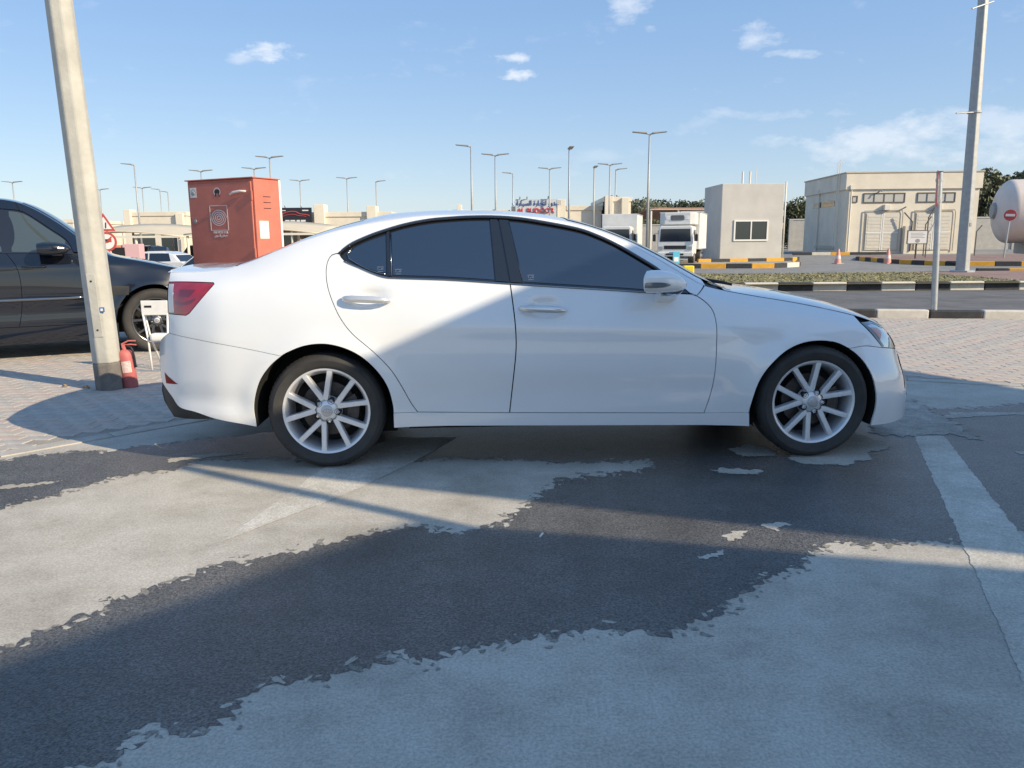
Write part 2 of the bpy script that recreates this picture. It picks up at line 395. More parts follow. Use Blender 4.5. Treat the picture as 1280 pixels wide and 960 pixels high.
def rough_edge(poly, amp=.03, seed=1, step=.014, closed=True):
    rnd = random.Random(seed); P = list(poly) + ([poly[0]] if closed else [])
    pts = lin(P, step); n = len(pts); k = [0.]*n
    for f_, a_ in ((4, .45), (9, .55), (20, .7), (45, .8), (90, .6)):
        ph = [rnd.uniform(-1, 1) for _ in range(n // max(1, n // (f_*3)) + 4)]
        m_ = max(2, int(n / (step and (.9/f_)/step)))
        q = [rnd.uniform(-1, 1) for _ in range(m_)]
        for i in range(n):
            u = i/n*m_; j = int(u); t = u-j; t = t*t*(3-2*t); k[i] += a_*(q[j % m_]*(1-t) + q[(j+1) % m_]*t)
    out = []
    for i in range(n - (1 if closed else 0)):
        a, b = pts[max(0, i-1)], pts[min(n-1, i+1)]; dx, dy = b[0]-a[0], b[1]-a[1]; L_ = math.hypot(dx, dy) or 1
        out.append((pts[i][0] - dy/L_*amp*k[i], pts[i][1] + dx/L_*amp*k[i]))
    return out
def flat(name, poly, z, m, label=None):
    if area2(poly) < 0: poly = poly[::-1]
    v, e, f, *_ = delaunay_2d_cdt([Vector(p) for p in poly], [], [list(range(len(poly)))], 1, 1e-6)
    mb = MB(); mb.add([(a.x, a.y, z) for a in v], f); o = mb.build(name, m, recalc=False); o['kind'] = 'structure'
    return o
def big(name, x0, x1, y0, y1, z, m): return flat(name, [(x0, y0), (x1, y0), (x1, y1), (x0, y1)], z, m)
big('ground', -1500, 1500, -1500, 2500, -.62, SAND)
flat('verge', [(-60, -40), (90, -40), (90, 110), (2, 110), (2, 18.6), (-60, 18.6)], -.004, SAND)
bk_ = MB(); bk_.add([(-60, 18.6, -.004), (2, 18.6, -.004), (-2.5, 21.8, -.63), (-60, 21.8, -.63), (2, 110, -.004), (-2.5, 110, -.63)], [(0, 1, 2, 3), (1, 4, 5, 2)]); bk_.build('bank', SAND, recalc=False)['kind'] = 'structure'
PAVE_EDGE = [(-6.2, .55), (-2.984, 4.320), (-2.119, 5.24), (-.2, 7.30), (.35, 7.62), (3.421, 6.522), (4.209, 6.195), (9.0, 4.3), (16, 1.2)]
flat('parking_lot', PAVE_EDGE + [(16, -22), (-14, -22), (-14, -4)], .000, DRY)
NK = lambda x: 12.10 - .184*(x - 4.05)            # near kerb line, camera side
FK = lambda x: 17.95 - .02*(x - 8.0)              # far kerb line
flat('paving_base', PAVE_EDGE[::-1] + [(-14, -4), (-30, 2), (-30, NK(-30)), (30, NK(30)), (16, 1.2)], .001, BED)
flat('road', [(-60, NK(-60)+.16), (40, NK(40)+.16), (40, FK(40)), (-60, FK(-60))], .000, ROAD)
# damp patches left by washing
wetA = [(-1.567, 2.152), (-1.529, 2.208), (-1.492, 2.272), (-1.446, 2.351), (-1.381, 2.405), (-1.442, 2.494), (-1.387, 2.524), (-1.273, 2.585), (-1.199, 2.684), (-1.157, 2.769), (-1.069, 2.827), (-.947, 2.887), (-.849, 2.942), (-.798, 3.0), (-.676, 3.049), (-.555, 3.128), (-.426, 3.201), (-.334, 3.151), (-.242, 3.076), (-.144, 3.166), (-.033, 3.212), (.018, 3.374), (.146, 3.622), (.249, 3.826), (.481, 3.889), (.760, 4.011), (.774, 4.133), (.229, 4.133), (-.003, 4.219), (-.296, 4.244), (-.544, 4.170), (-.767, 4.160), (-.935, 4.203), (-1.298, 4.239), (-1.524, 4.245), (-1.785, 4.220), (-1.819, 4.096), (-2.091, 3.914), (-2.266, 3.620), (-2.351, 3.528), (-2.409, 3.440), (-3.2, 3.1), (-3.6, 3.5), (-2.98, 4.22), (-2.815, 4.348), (-2.655, 4.413), (-2.403, 4.458), (-1.9, 4.72), (-1.0, 5.1), (0.2, 5.6), (1.5, 5.7), (2.3, 5.55), (2.95, 5.45), (3.22, 5.383), (3.506, 5.48), (3.787, 5.553), (4.6, 5.6), (6, 4.6), (5, 3.2), (3.2, 2.8), (2.175, 3.098)]
low = [(-1.031, 1.623), (-.972, 1.636), (-.936, 1.710), (-.978, 1.726), (-.940, 1.773), (-.856, 1.746), (-.787, 1.749), (-.743, 1.856), (-.756, 1.893), (-.718, 1.941), (-.617, 1.979), (-.580, 1.967), (-.508, 1.998), (-.487, 2.060), (-.405, 2.059), (-.377, 2.134), (-.339, 2.089), (-.276, 2.057), (-.198, 2.109), (-.105, 2.177), (.019, 2.199), (.197, 2.246), (.352, 2.269), (.449, 2.242), (.554, 2.256), (.666, 2.344), (.773, 2.486), (.896, 2.612), (1.049, 2.713), (1.176, 2.807), (1.222, 2.884), (1.309, 2.940), (1.478, 2.920), (1.627, 2.959), (1.886, 2.928), (1.997, 3.029), (2.047, 2.993), (2.175, 3.098)]
wet = wetA[:-1] + low[::-1] + [(-1.3, 1.35), (-2.4, .9), (-2.6, 1.4)]
flat('damp_patch', rough_edge(wet, .028, 3), .0015, WET)
rs_ = random.Random(9); wb_ = wet + wet[:1]; spots = ([], [])
if area2(wet) < 0: sg_ = -1
else: sg_ = 1
for a_, b_ in zip(wb_[:-1], wb_[1:]):                      # drying fringe: broken lighter rim and stray spots along the edge
    L_ = math.dist(a_, b_); nx_, ny_ = -(b_[1]-a_[1])/L_*sg_, (b_[0]-a_[0])/L_*sg_
    for k_ in range(max(1, int(L_/.022))):
        if L_ > .8: continue
        t_ = rs_.random(); o_ = rs_.gauss(-.004, .024); x_, y_ = a_[0]+(b_[0]-a_[0])*t_ + nx_*o_, a_[1]+(b_[1]-a_[1])*t_ + ny_*o_
        r_ = rs_.uniform(.003, .013); spots[0 if o_ < .012 else 1].append((x_, y_, r_))
for lst_, nm_, m_, z_ in ((spots[0], 'drying_fringe', FRINGE, .0017), (spots[1], 'dry_flecks', DRY, .0019)):
    mb_ = MB()
    for i_, (x_, y_, r_) in enumerate(lst_):
        n_ = 11; z_ += .0000003; ex_ = rs_.uniform(1.2, 2.6); an_ = rs_.uniform(0, 3.14); ca_, sa_ = math.cos(an_), math.sin(an_); pts_ = []
        for q_ in range(n_):
            rr_ = r_*rs_.uniform(.5, 1.2); u_, v_ = ex_*rr_*math.cos(6.283*q_/n_), rr_*math.sin(6.283*q_/n_); pts_.append((x_+u_*ca_-v_*sa_, y_+u_*sa_+v_*ca_, z_))
        mb_.add(pts_, [tuple(range(n_))])
    o_ = mb_.build(nm_, m_, recalc=False); o_['kind'] = 'structure'
for i, p in enumerate(([(1.047, 3.959), (1.144, 4.001), (1.323, 3.952), (1.292, 3.882), (1.096, 3.901)], [(1.565, 4.159), (1.596, 4.064), (1.822, 4.028), (1.903, 4.102), (2.002, 4.115), (2.059, 4.277), (2.219, 4.358), (2.242, 4.466), (2.199, 4.659), (2.144, 4.762), (1.70, 4.391)],
        [(1.268, 4.369), (1.417, 4.472), (1.536, 4.396), (1.502, 4.226), (1.316, 4.215)], [(.876, 3.017), (.929, 3.087), (.977, 3.077), (.942, 3.016), (.885, 2.965)], [(1.085, 3.149), (1.156, 3.186), (1.198, 3.147), (1.131, 3.083), (1.080, 3.103)], [(.721, 2.816), (.782, 2.846), (.842, 2.892), (.817, 2.837), (.753, 2.792)],
        [(-2.61, 3.73), (-2.40, 3.80), (-2.35, 3.875), (-2.42, 3.85), (-2.62, 3.785)], [(2.75, 4.95), (2.95, 5.1), (3.5, 5.2), (4.2, 5.0), (3.9, 5.25), (3.1, 5.3)], [(-1.95, 4.19), (-1.7, 4.30), (-1.55, 4.36), (-1.75, 4.38), (-1.98, 4.27)], [(2.9, 4.25), (3.15, 4.4), (3.4, 4.3), (3.2, 4.05)])):
    flat('dry_patch', rough_edge(p, .014, 20+i, .01), .003, DRY)
# worn painted markings
flat('painted_line', rough_edge([(2.509, 4.649), (2.691, 4.643), (2.094, 2.975), (1.50, 2.05), (1.42, 1.95)], .004, 50, .012), .0021, FADED)
flat('painted_arrow', rough_edge([(2.70, 5.735), (3.06, 5.76), (2.885, 4.530), (2.70, 4.655), (2.50, 4.660), (2.30, 4.675), (2.36, 4.973)], .035, 51, .012), .0036, WORN)
flat('painted_line', rough_edge([(-1.215, 3.0), (-1.055, 3.95), (-1.00, 4.20), (-.75, 4.7), (-.35, 4.7), (-.56, 4.15), (-.812, 3.621)], .004, 52, .03), .0024, FADED)
# block paving: each block of the near part is a piece of the pavement
PAVB = [mat('paving block', (.47, .42, .36), .9, var=.16, vscale=11, bump=.3, bscale=90), mat('paving block warm', (.48, .40, .34), .9, var=.16, vscale=9, bump=.3, bscale=90), mat('paving block grey', (.42, .39, .35), .9, var=.18, vscale=13, bump=.3, bscale=90)]
pv_me = []
for m_ in PAVB:
    b_ = MB(); l, w_ = .199/2, .099/2; c_ = .004
    b_.add([(-l, -w_, -.012), (l, -w_, -.012), (l, w_, -.012), (-l, w_, -.012), (-l, -w_, -.003), (l, -w_, -.003), (l, w_, -.003), (-l, w_, -.003), (-l+c_, -w_+c_, 0), (l-c_, -w_+c_, 0), (l-c_, w_-c_, 0), (-l+c_, w_-c_, 0)],
           [(0, 1, 5, 4), (1, 2, 6, 5), (2, 3, 7, 6), (3, 0, 4, 7), (4, 5, 9, 8), (5, 6, 10, 9), (6, 7, 11, 10), (7, 4, 8, 11), (8, 9, 10, 11)])
    me_ = b_.mesh('paver'); me_.materials.append(m_); pv_me.append(me_)
pave = thing('pavement', None, None); pave['kind'] = 'structure'
edge_poly = PAVE_EDGE[::-1] + [(-14, -4), (-30, 2), (-30, NK(-30)), (30, NK(30)), (16, 1.2)]
ang = R(-4); ca, sa = math.cos(ang), math.sin(ang); cells = []
for j in range(-10, 150):
    for i in range(-75, 75):
        u = i*.203 + (.1015 if j % 2 else 0); v = 3.2 + j*.103
        x, y = u*ca - v*sa, u*sa + v*ca
        if y < NK(x) - .06 and y > 3 and -9.5 < x < 9.8: cells.append((x, y))
q = np.array(cells); ok = inside(edge_poly, q) & (segdist(edge_poly[:9], q) > .20); cells = [c for c, o in zip(cells, ok) if o]
vis = lambda c: (c[0]/c[1] < -.475 or c[0]/c[1] > .53) and abs(c[0]/c[1]) < .70
near = sorted([c for c in cells if vis(c)], key=lambda c: c[0]**2 + c[1]**2)[:300]; nearset = set(near)
rp = random.Random(5)
for (x, y) in near:
    link('paver', rp.choice(pv_me), None, pave, (x, y, .006 + rp.uniform(-.0012, .0012)), (rp.uniform(-.006, .006), rp.uniform(-.006, .006), ang + rp.uniform(-.012, .012)))
rest = [c for c in cells if c not in nearset]
for k in range(3):
    b_ = MB(); src = pv_me[k]; sv = [tuple(v.co) for v in src.vertices]; sf = [tuple(p.vertices) for p in src.polygons]
    for (x, y) in rest[k::3]:
        a = ang + rp.uniform(-.012, .012); c_, s_ = math.cos(a), math.sin(a); h = .006 + rp.uniform(-.0015, .0015)
        b_.add([(x + p[0]*c_ - p[1]*s_, y + p[0]*s_ + p[1]*c_, p[2] + h) for p in sv], sf)
    o = b_.build('paver_field', PAVB[k], pave, recalc=False); o['kind'] = 'stuff'
# flush edging stones between asphalt and paving
STONE = mat('edging stone', (.44, .41, .36), .9, var=.12, vscale=8, bump=.3)
eg = thing('edging_kerb', 'flush grey edging stones between asphalt and block paving', 'kerb')
pts = PAVE_EDGE[:5] + PAVE_EDGE[5:8]
for a, b in zip(PAVE_EDGE[:-2], PAVE_EDGE[1:-1]):
    L_ = math.dist(a, b); n_ = max(1, int(L_/.5)); d_ = ((b[0]-a[0])/L_, (b[1]-a[1])/L_); an = math.atan2(d_[1], d_[0])
    for k in range(n_):
        s_ = (k+.5)*L_/n_; px, py = a[0]+d_[0]*s_ - d_[1]*.06, a[1]+d_[1]*s_ + d_[0]*.06
        e_ = MB(); e_.box(-L_/n_/2+.004, L_/n_/2-.004, -.06, .06, -.02, .007); e_.build('edging_stone', STONE, eg, bevel=.003, loc=(px, py, 0), rot=(0, 0, an))
# kerbs
KB = mat('black kerb paint', (.035, .036, .038), .7, var=.35, vscale=9, bump=.3); KW = mat('white kerb paint', (.62, .58, .50), .75, var=.12, vscale=6, bump=.3); KY = mat('yellow kerb paint', (.66, .34, .035), .7, var=.14, vscale=6, bump=.3)
def kerb(label, path, L, mats, phase=0., w=.16, h=.125, z=0., r=.02, name='kerb'):
    k_ = thing(name, label, 'kerb'); d = [0.]
    for a, b in zip(path[:-1], path[1:]): d.append(d[-1] + math.dist(a, b))
    def at(s):
        for i in range(len(d)-1):
            if s <= d[i+1] or i == len(d)-2:
                t = (s-d[i])/(d[i+1]-d[i]); a, b = path[i], path[i+1]; return (a[0]+(b[0]-a[0])*t, a[1]+(b[1]-a[1])*t)
    s = -phase; i = 0
    while s < d[-1]:
        s0, s1 = max(s, 0), min(s+L, d[-1])
        if s1 - s0 > .05:
            a, b = at(s0), at(s1); an = math.atan2(b[1]-a[1], b[0]-a[0]); l_ = math.dist(a, b)
            m_ = MB(); m_.box(-l_/2+.004, l_/2-.004, 0, w, -.1, h + random.uniform(-.003, .003))
            m_.build('kerb_block', mats[i % len(mats)], k_, bevel=r, loc=((a[0]+b[0])/2, (a[1]+b[1])/2, z), rot=(0, 0, an), seg=2)
        s += L; i += 1
    return k_
kerb('black and white kerb between the block paving and the road', [(-9, NK(-9)), (14, NK(14))], .755, [KW, KB], phase=.755*2 - ((5.62+9)*1.0167) % (.755*2) )
kerb('black and white kerb of the grassed median across the road', [(-14, FK(-14)), (26, FK(26))], .79, [KW, KB], phase=.79*2 - (7.02+14) % (.79*2), h=.20)
# median and service road
flat('lawn_strip', [(-20, 18.15), (26, 17.6), (27, 23.9), (3, 23.7), (-20, 18.5)], .165, GRASS)
flat('median_paving', [(12.4, 17.95), (17.2, 17.85), (17.4, 24.0), (12.2, 23.9)], .170, PAVER_)
flat('service_road', [(2, 23.6), (40, 23.8), (60, 80), (2, 80)], .004, PAVEG)
g_ = MB(); rg_ = random.Random(3)
for k in range(5000):
    x = rg_.uniform(4.5, 20); y = rg_.uniform(18.3, 23.6)
    if 12.4 < x < 17.3 or y > 23.5: continue
    a = rg_.uniform(0, 6.28); h = rg_.uniform(.015, .035); dx, dy = math.cos(a)*.03, math.sin(a)*.03
    g_.add([(x-dx, y-dy, .165), (x+dx, y+dy, .165), (x+rg_.uniform(-.04, .04), y+rg_.uniform(-.04, .04), .165+h)], [(0, 1, 2)])
gl = g_.build('lawn_grass', mat('dry grass', (.33, .29, .14), .9, c2=(.25, .23, .11), vscale=1.2), recalc=False); tag(gl, 'short dry grass on the median', 'grass', kind='stuff')
# ---------------------------------------------------------------- the white saloon
PAINT = mat('pearl white paint', (.79, .80, .80), rough=.28, coat=1., spec=.5, var=.015, vscale=3.)
BLACKGLOSS = mat('gloss black trim', (.012, .013, .016), rough=.12, coat=.6)
BLACK = mat('black plastic', (.018, .018, .019), rough=.55, var=.3, vscale=20)
UNDER = mat('underbody black', (.010, .010, .010), rough=.85)
GLASS = mat('tinted film glass', (.010, .016, .030), rough=.03, spec=1.0, ior=1.78)
CHROME = mat('chrome', (.72, .73, .74), rough=.13, metal=1.)
SATIN = mat('satin window moulding', (.30, .31, .32), rough=.22, metal=1.)
TYRE = mat('tyre rubber', (.050, .047, .044), rough=.75, c2=(.030, .029, .029), vscale=9)
ALLOY = mat('silver alloy', (.78, .78, .79), rough=.33, metal=.45, var=.05, vscale=20)
ALLOYD = mat('alloy barrel', (.52, .52, .54), rough=.42, metal=.5)
STEEL = mat('brake steel', (.085, .075, .07), rough=.5, metal=.6, var=.25, vscale=30)
REDLENS = mat('red lens', (.34, .006, .012), rough=.07, coat=1., var=.25, vscale=14); REFLEX = mat('reflex red', (.24, .004, .004), rough=.45, spec=.15)
REDDARK = mat('dark red lens', (.16, .004, .010), rough=.10, coat=1.)
CLEARLENS = mat('clear lens strip', (.62, .57, .56), rough=.10, coat=1.)
AMBER = mat('amber lens', (.60, .20, .09), rough=.15, coat=1.)
LAMPSIL = mat('lamp reflector', (.60, .63, .64), rough=.16, metal=.7, coat=1.)
LAMPDARK = mat('lamp bezel', (.10, .12, .13), rough=.2, coat=1.)
HANDLE = mat('pale satin handle', (.72, .72, .71), rough=.2, metal=.55, coat=.5)
ETCH = mat('etched mark', (.16, .20, .26), rough=.4)

def make_wheel(parent, x, z, side, yc, r=.316, rr=.237, rot=30., tyre=TYRE, steer=0., alloy=None):
    ALLOY_ = alloy or ALLOY
    """wheel axis along y; outer face towards +y of the wheel frame"""
    hub = MB(); n = 64
    hub.lathe([(rr-.001, .078), (rr-.004, .084), (rr-.012, .084), (rr-.018, .080), (rr-.030, .052), (rr-.038, .015), (rr-.040, -.09), (rr-.01, -.10), (rr-.006, -.02), (rr-.003, .06)], n, close=True)
    w = hub.build('wheel', ALLOYD if alloy is None else alloy, parent, smooth=True, loc=(x, side*yc, z), rot=(0, 0, (R(180) if side < 0 else 0) + steer), recalc=True, sharp=50)
    t = MB(); hw = .108
    prof = [(rr-.006, .082), (rr+.004, .096), (rr+.020, .104), (rr+.045, hw+.002), (r-.035, hw-.001), (r-.020, hw-.008), (r-.010, hw-.018), (r-.004, hw-.030), (r-.001, hw-.045), (r, .03), (r, -.03),
            (r-.004, -hw+.03), (r-.03, -hw+.002), (rr+.04, -hw-.002), (rr, -.095)]
    t.lathe(prof, 72); t.build('tyre', tyre, w, smooth=True, sharp=60)
    tr = MB()                                                           # tread blocks on the shoulder
    for k in range(72):
        a = 2*math.pi*k/72; da = .026
        pts = []
        for rad, h in ((r-.0125, hw-.014), (r+.0015, hw-.045)):
            for s_ in (-da, da): pts.append((rad*math.cos(a+s_), h, rad*math.sin(a+s_)))
        p2 = [(q[0]*.97, q[1]-.01, q[2]*.97) for q in pts]
        tr.add(pts + p2, [(0, 1, 3, 2), (4, 6, 7, 5), (0, 2, 6, 4), (1, 5, 7, 3), (0, 4, 5, 1), (2, 3, 7, 6)])
    tg = tr.build('tread_block', tyre, w); tg['kind'] = 'stuff'
    lip = MB(); lip.lathe([(rr-.016, .0845), (rr-.010, .090), (rr-.002, .091), (rr+.002, .086), (rr, .078), (rr-.016, .078)], n, close=True); lip.build('rim_lip', ALLOY_, w, smooth=True, sharp=50)
    sp_me = None
    for k in range(5):
        c = R(rot + 72*k)
        for s_ in (-1, 1):
            a0, a1 = c + s_*R(6.0), c + s_*R(18.2)
            p0 = Vector((.062*math.cos(a0), 0, .062*math.sin(a0))); p1 = Vector(((rr-.012)*math.cos(a1), 0, (rr-.012)*math.sin(a1)))
            d = (p1 - p0); L = d.length; d.normalize(); nn = Vector((-d.z, 0, d.x))
            if side*0 == 0:
                st = [(0, .0150, .0775, .030), (.14, .0150, .0785, .034), (.40, .0142, .081, .036), (.80, .0140, .085, .036), (.95, .0152, .0865, .034), (1., .0165, .0865, .030)]
            m_ = MB(); rings = []
            for (f_, hw_, top, dep) in st:
                o_ = p0 + d*(L*f_)
                rings.append([o_ + nn*q + Vector((0, y_, 0)) for q, y_ in ((-hw_*1.10, top-dep), (-hw_, top-.004), (-hw_*.80, top), (0, top+.0008), (hw_*.80, top), (hw_, top-.004), (hw_*1.10, top-dep))])
            m_.grid(rings); m_.add(rings[-1], [tuple(range(7))])
            m_.build('spoke', ALLOY_, w, sharp=24)
    h = MB(); h.lathe([(0, .084), (.020, .0845), (.032, .084), (.034, .080), (.040, .079), (.062, .072), (.073, .060), (.078, .03), (.05, .02), (0, .02)], 40); h.build('hub', ALLOY_, w, smooth=True, sharp=40)
    cp = MB(); cp.lathe([(0, .0895), (.024, .0890), (.0305, .0865), (.0315, .083), (0, .083)], 32); cap = cp.build('hub_cap', ALLOYD, w, smooth=True, sharp=30)
    em = MB()                                                           # oval ring and slanted stroke of the badge
    for k in range(28):
        a, b = 2*math.pi*k/28, 2*math.pi*(k+1)/28
        f_ = lambda t, rx, rz: (rx*math.cos(t), .0903, rz*math.sin(t))
        em.add([f_(a, .021, .0145), f_(b, .021, .0145), f_(b, .0172, .0112), f_(a, .0172, .0112)], [(0, 3, 2, 1)])
    for q in ([(.004, .012), (.001, .012), (-.010, -.008), (-.006, -.008)], [(-.010, -.0055), (-.010, -.008), (.012, -.008), (.016, -.0055)]):
        em.add([(-a, .0904, b) for a, b in q], [(0, 1, 2, 3)])
    em.build('badge', CHROME, cap, recalc=False)
    for k in range(5):
        a = R(rot + 36 + 72*k); c = (.0585*math.cos(a), 0, .0585*math.sin(a))
        po = MB(); po.lathe([(0, .0725), (.0155, .0725), (.0165, .079), (.0185, .079), (.0185, .05)], 20, c=c); po.build('nut_seat', BLACK, w, smooth=True, sharp=40)
        nu = MB(); nu.lathe([(0, .084), (.007, .084), (.0105, .080), (.0108, .0722)], 6, c=c); nu.build('lug_nut', CHROME, w)
    va = R(rot + 198); vm = MB(); vm.tube([(.196*math.cos(va), .045, .196*math.sin(va)), (.188*math.cos(va), .070, .188*math.sin(va))], .005, 8); vm.build('valve', BLACK, w, smooth=True)
    dsc = MB(); dsc.lathe([(.03, .012), (.060, .012), (.066, .004), (.150, .004), (.150, -.02), (.03, -.02)], 48); dsc.build('brake_disc', STEEL, w, smooth=True, sharp=40)
    cal = MB(); g_ = []
    for f_ in np.linspace(R(150), R(205), 8):
        g_.append([(q*math.cos(f_), y_, q*math.sin(f_)) for q, y_ in ((.105, .01), (.105, .034), (.150, .040), (.168, .034), (.168, -.02))])
    cal.grid(g_); cal.build('brake_caliper', STEEL, w, sharp=40)
    bk = MB(); bk.lathe([(0, -.06), (rr-.03, -.06), (rr-.03, -.065), (0, -.065)], 32); bk.build('backing_plate', UNDER, w)
    return w

def top_grid(body, zc, xs, ss, lift=0., power=2.4, sharp=.75):
    P = []
    for x in xs:
        we, ze = body.E(x); c = float(pchip([k[0] for k in zc], [k[1] for k in zc], x)); row = []
        for s_ in ss:
            row.append((x, float(we)*s_, float(ze) + (c - float(ze)) * max(0., 1 - abs(s_)**power)**sharp + lift))
        P.append(row)
    return P

def build_sedan():
    B = sedan_body()
    car = thing('white_saloon', 'white four door saloon with dark tinted windows standing on the damp asphalt', 'car', (-1.063, 4.918, 0), R(3.025))
    zc = [(-.98, 1.08), (-.86, 1.094), (-.78, 1.091), (-.65, 1.100), (-.52, 1.112), (-.38, 1.155), (-.23, 1.216), (-.056, 1.282), (.144, 1.343), (.368, 1.391), (.667, 1.405), (.917, 1.402), (1.168, 1.386), (1.36, 1.354),
          (1.555, 1.300), (1.735, 1.235), (1.905, 1.160), (2.055, 1.08), (2.205, .992), (2.28, .955), (2.46, .936), (2.67, .908), (2.88, .868), (3.09, .806), (3.22, .757), (3.40, .67)]
    arcU = spl([(.101, 1.157), (.128, 1.180), (.167, 1.207), (.255, 1.246), (.341, 1.276), (.430, 1.302), (.518, 1.321), (.606, 1.334), (.696, 1.341), (.787, 1.346), (.911, 1.347), (1.040, 1.340), (1.173, 1.322), (1.395, 1.279), (1.505, 1.242), (1.615, 1.191), (1.723, 1.128), (1.840, 1.055), (1.936, .986), (2.001, .930)])
    arcL = spl([(.101, 1.157), (.133, 1.120), (.222, 1.082), (.291, 1.053), (.350, 1.035), (.419, 1.029), (.694, 1.017), (1.015, .993), (1.262, .975), (1.589, .952), (1.752, .939), (2.001, .924)])
    iB = min(range(len(arcL)), key=lambda i: abs(arcL[i][0] - 1.015))
    rd = spl([(.101, 1.160), (.063, 1.151), (.042, 1.116), (.038, 1.057), (.050, .982), (.076, .906), (.115, .822), (.174, .741), (.280, .645), (.362, .556), (.416, .468), (.468, .363), (.504, .307)])
    bg = spl([arcL[iB], (1.034, .823), (1.041, .717), (1.040, .631), (1.027, .500), (1.004, .293)])
    fg = spl([(2.001, .924), (2.040, .913), (2.095, .870), (2.122, .828), (2.133, .765), (2.135, .657), (2.131, .503), (2.117, .390), (2.084, .270)])
    fa = spl([(2.333, .270), (2.340, .321), (2.369, .433), (2.419, .521), (2.505, .604), (2.605, .651), (2.712, .664), (2.813, .652), (2.891, .617)])
    fa2 = spl([(2.891, .617), (2.940, .580), (2.985, .530), (3.030, .451), (3.056, .359), (3.060, .280), (3.050, .222), (3.044, .178)])
    ra = spl([(-.364, .240), (-.370, .336), (-.356, .414), (-.321, .502), (-.262, .578), (-.200, .630)])
    ra2 = spl([(-.200, .630), (-.170, .648), (-.077, .683), (.028, .692), (.131, .668), (.223, .617), (.303, .535), (.352, .448), (.374, .350), (.375, .308)])
    ex = lambda a, b, n: [(float(x), float(B.E(x)[1])) for x in np.linspace(a, b, n)]
    bgap = spl([(-.200, .630), (-.505, .689), (-.845, .738)])
    qrear = lin([(-.845, 1.050), (-.845, 1.012)]) 
    tailU = spl([(-.845, 1.010), (-.80, 1.0135), (-.693, 1.014), (-.566, 1.011)])
    tailL = spl([(-.566, 1.011), (-.560, 1.003), (-.60, .955), (-.70, .850), (-.722, .838)])
    tailB = lin([(-.722, .838), (-.845, .842)])
    quarter = ring(ra2, lin([(.375, .308), (.504, .307)]), rd[::-1], arcU, lin([(2.001, .930), (2.040, .916), (2.10, .962)]), [(a, b + .004) for a, b in ex(2.10, -.845, 120)], qrear, tailU, tailL, tailB, lin([(-.845, .842), (-.845, .738)]), bgap[::-1])
    rdoor = ring(rd[::-1], arcL[:iB+1], bg, lin([(1.004, .293), (.504, .307)]))
    fdoor = ring(bg[::-1], arcL[iB:], fg, lin([(2.084, .270), (1.004, .293)]))
    headL = lin([(3.005, .752), (3.129, .606)])
    fender = ring(fg, ex(2.10, 2.995, 40) and [], )
    fender = ring(fg[::-1], lin([(2.001, .924), (2.045, .918), (2.105, .960)]), ex(2.11, 2.99, 40), lin([(2.99, .775), (3.002, .745)]), lin([(3.002, .745), (3.129, .606)]), spl([(3.129, .606), (3.0, .624), (2.891, .617)]), fa[::-1], lin([(2.333, .270), (2.084, .270)]))
    rocker = ring(lin([(.375, .308), (.504, .307), (1.004, .293), (2.084, .270), (2.333, .270)]), lin([(2.333, .270), (2.342, .190)]), lin([(2.342, .190), (2.089, .200), (.667, .226), (.374, .224)]), lin([(.374, .224), (.375, .308)]))
    bend = spl([(-.845, .738), (-.905, .705), (-.950, .668), (-.958, .60), (-.958, .50), (-.946, .445)])
    dfU = spl([(-.946, .445), (-.905, .415), (-.864, .380), (-.815, .328), (-.712, .311), (-.610, .285)])
    rbump = ring(bgap, bend, dfU, lin([(-.610, .285), (-.364, .240)]), ra)
    diff = ring(dfU, spl([(-.610, .280), (-.70, .270), (-.868, .262)]), spl([(-.868, .262), (-.945, .335), (-.962, .395), (-.946, .445)]))
    fend_ = spl([(3.30, .575), (3.350, .530), (3.378, .48), (3.384, .40), (3.380, .33), (3.362, .25), (3.372, .170)])
    fbump = ring(spl([(2.891, .617), (3.0, .624), (3.129, .606)]), lin([(3.129, .606), (3.22, .592), (3.30, .575)]), fend_, lin([(3.372, .170), (3.157, .172), (3.044, .178)]), fa2[::-1])
    head = ring(lin([(3.005, .750), (3.129, .606), (3.22, .592), (3.315, .572)]), spl([(3.315, .572), (3.31, .60), (3.265, .655), (3.19, .712), (3.10, .744), (3.005, .750)]))
    shell = ring(bend[::-1][0:1], spl([(-.945, .33), (-.87, .27), (-.61, .285)]), lin([(-.61, .285), (-.364, .245)]), [(a-.004, b) for a, b in ra], [(a, b+.004) for a, b in ra2], lin([(.375, .308), (.376, .228), (2.336, .194)]),
                 [(a, b+.003) for a, b in fa], [(a+.004, b) for a, b in fa2], lin([(3.05, .180), (3.36, .175), (3.37, .40), (3.36, .50), (3.31, .57), (3.22, .68)]), ex(3.19, -.84, 150), lin([(-.84, 1.04), (-.84, .74), (-.94, .66), (-.945, .48)]))
    for s in (-1, 1):
        panel('body_side', quarter, B, s, PAINT, car, gap=.0015)
        rdo = panel('rear_door', rdoor, B, s, PAINT, car, gap=.0032)
        fdo = panel('front_door', fdoor, B, s, PAINT, car, gap=.0032)
        panel('front_wing', fender, B, s, PAINT, car, gap=.002)
        panel('sill', rocker, B, s, PAINT, car, gap=.0015, off=.004, depth=.03)
        rb = panel('rear_bumper_side', rbump, B, s, PAINT, car, gap=.0015)
        fb = panel('front_bumper_side', fbump, B, s, PAINT, car, gap=.0015)
        panel('diffuser_corner', diff, B, s, BLACK, car, gap=.0, off=-.004, depth=.03)
        panel('body_shell', shell, B, s, UNDER, car, gap=0., off=-.030, depth=0, step=.08)
        panel('reflector', ring(lin([(-.912, .512), (-.806, .459), (-.905, .450), (-.912, .512)], .01)), B, s, REFLEX, rb, gap=.001, off=.002, depth=.002, step=.02)
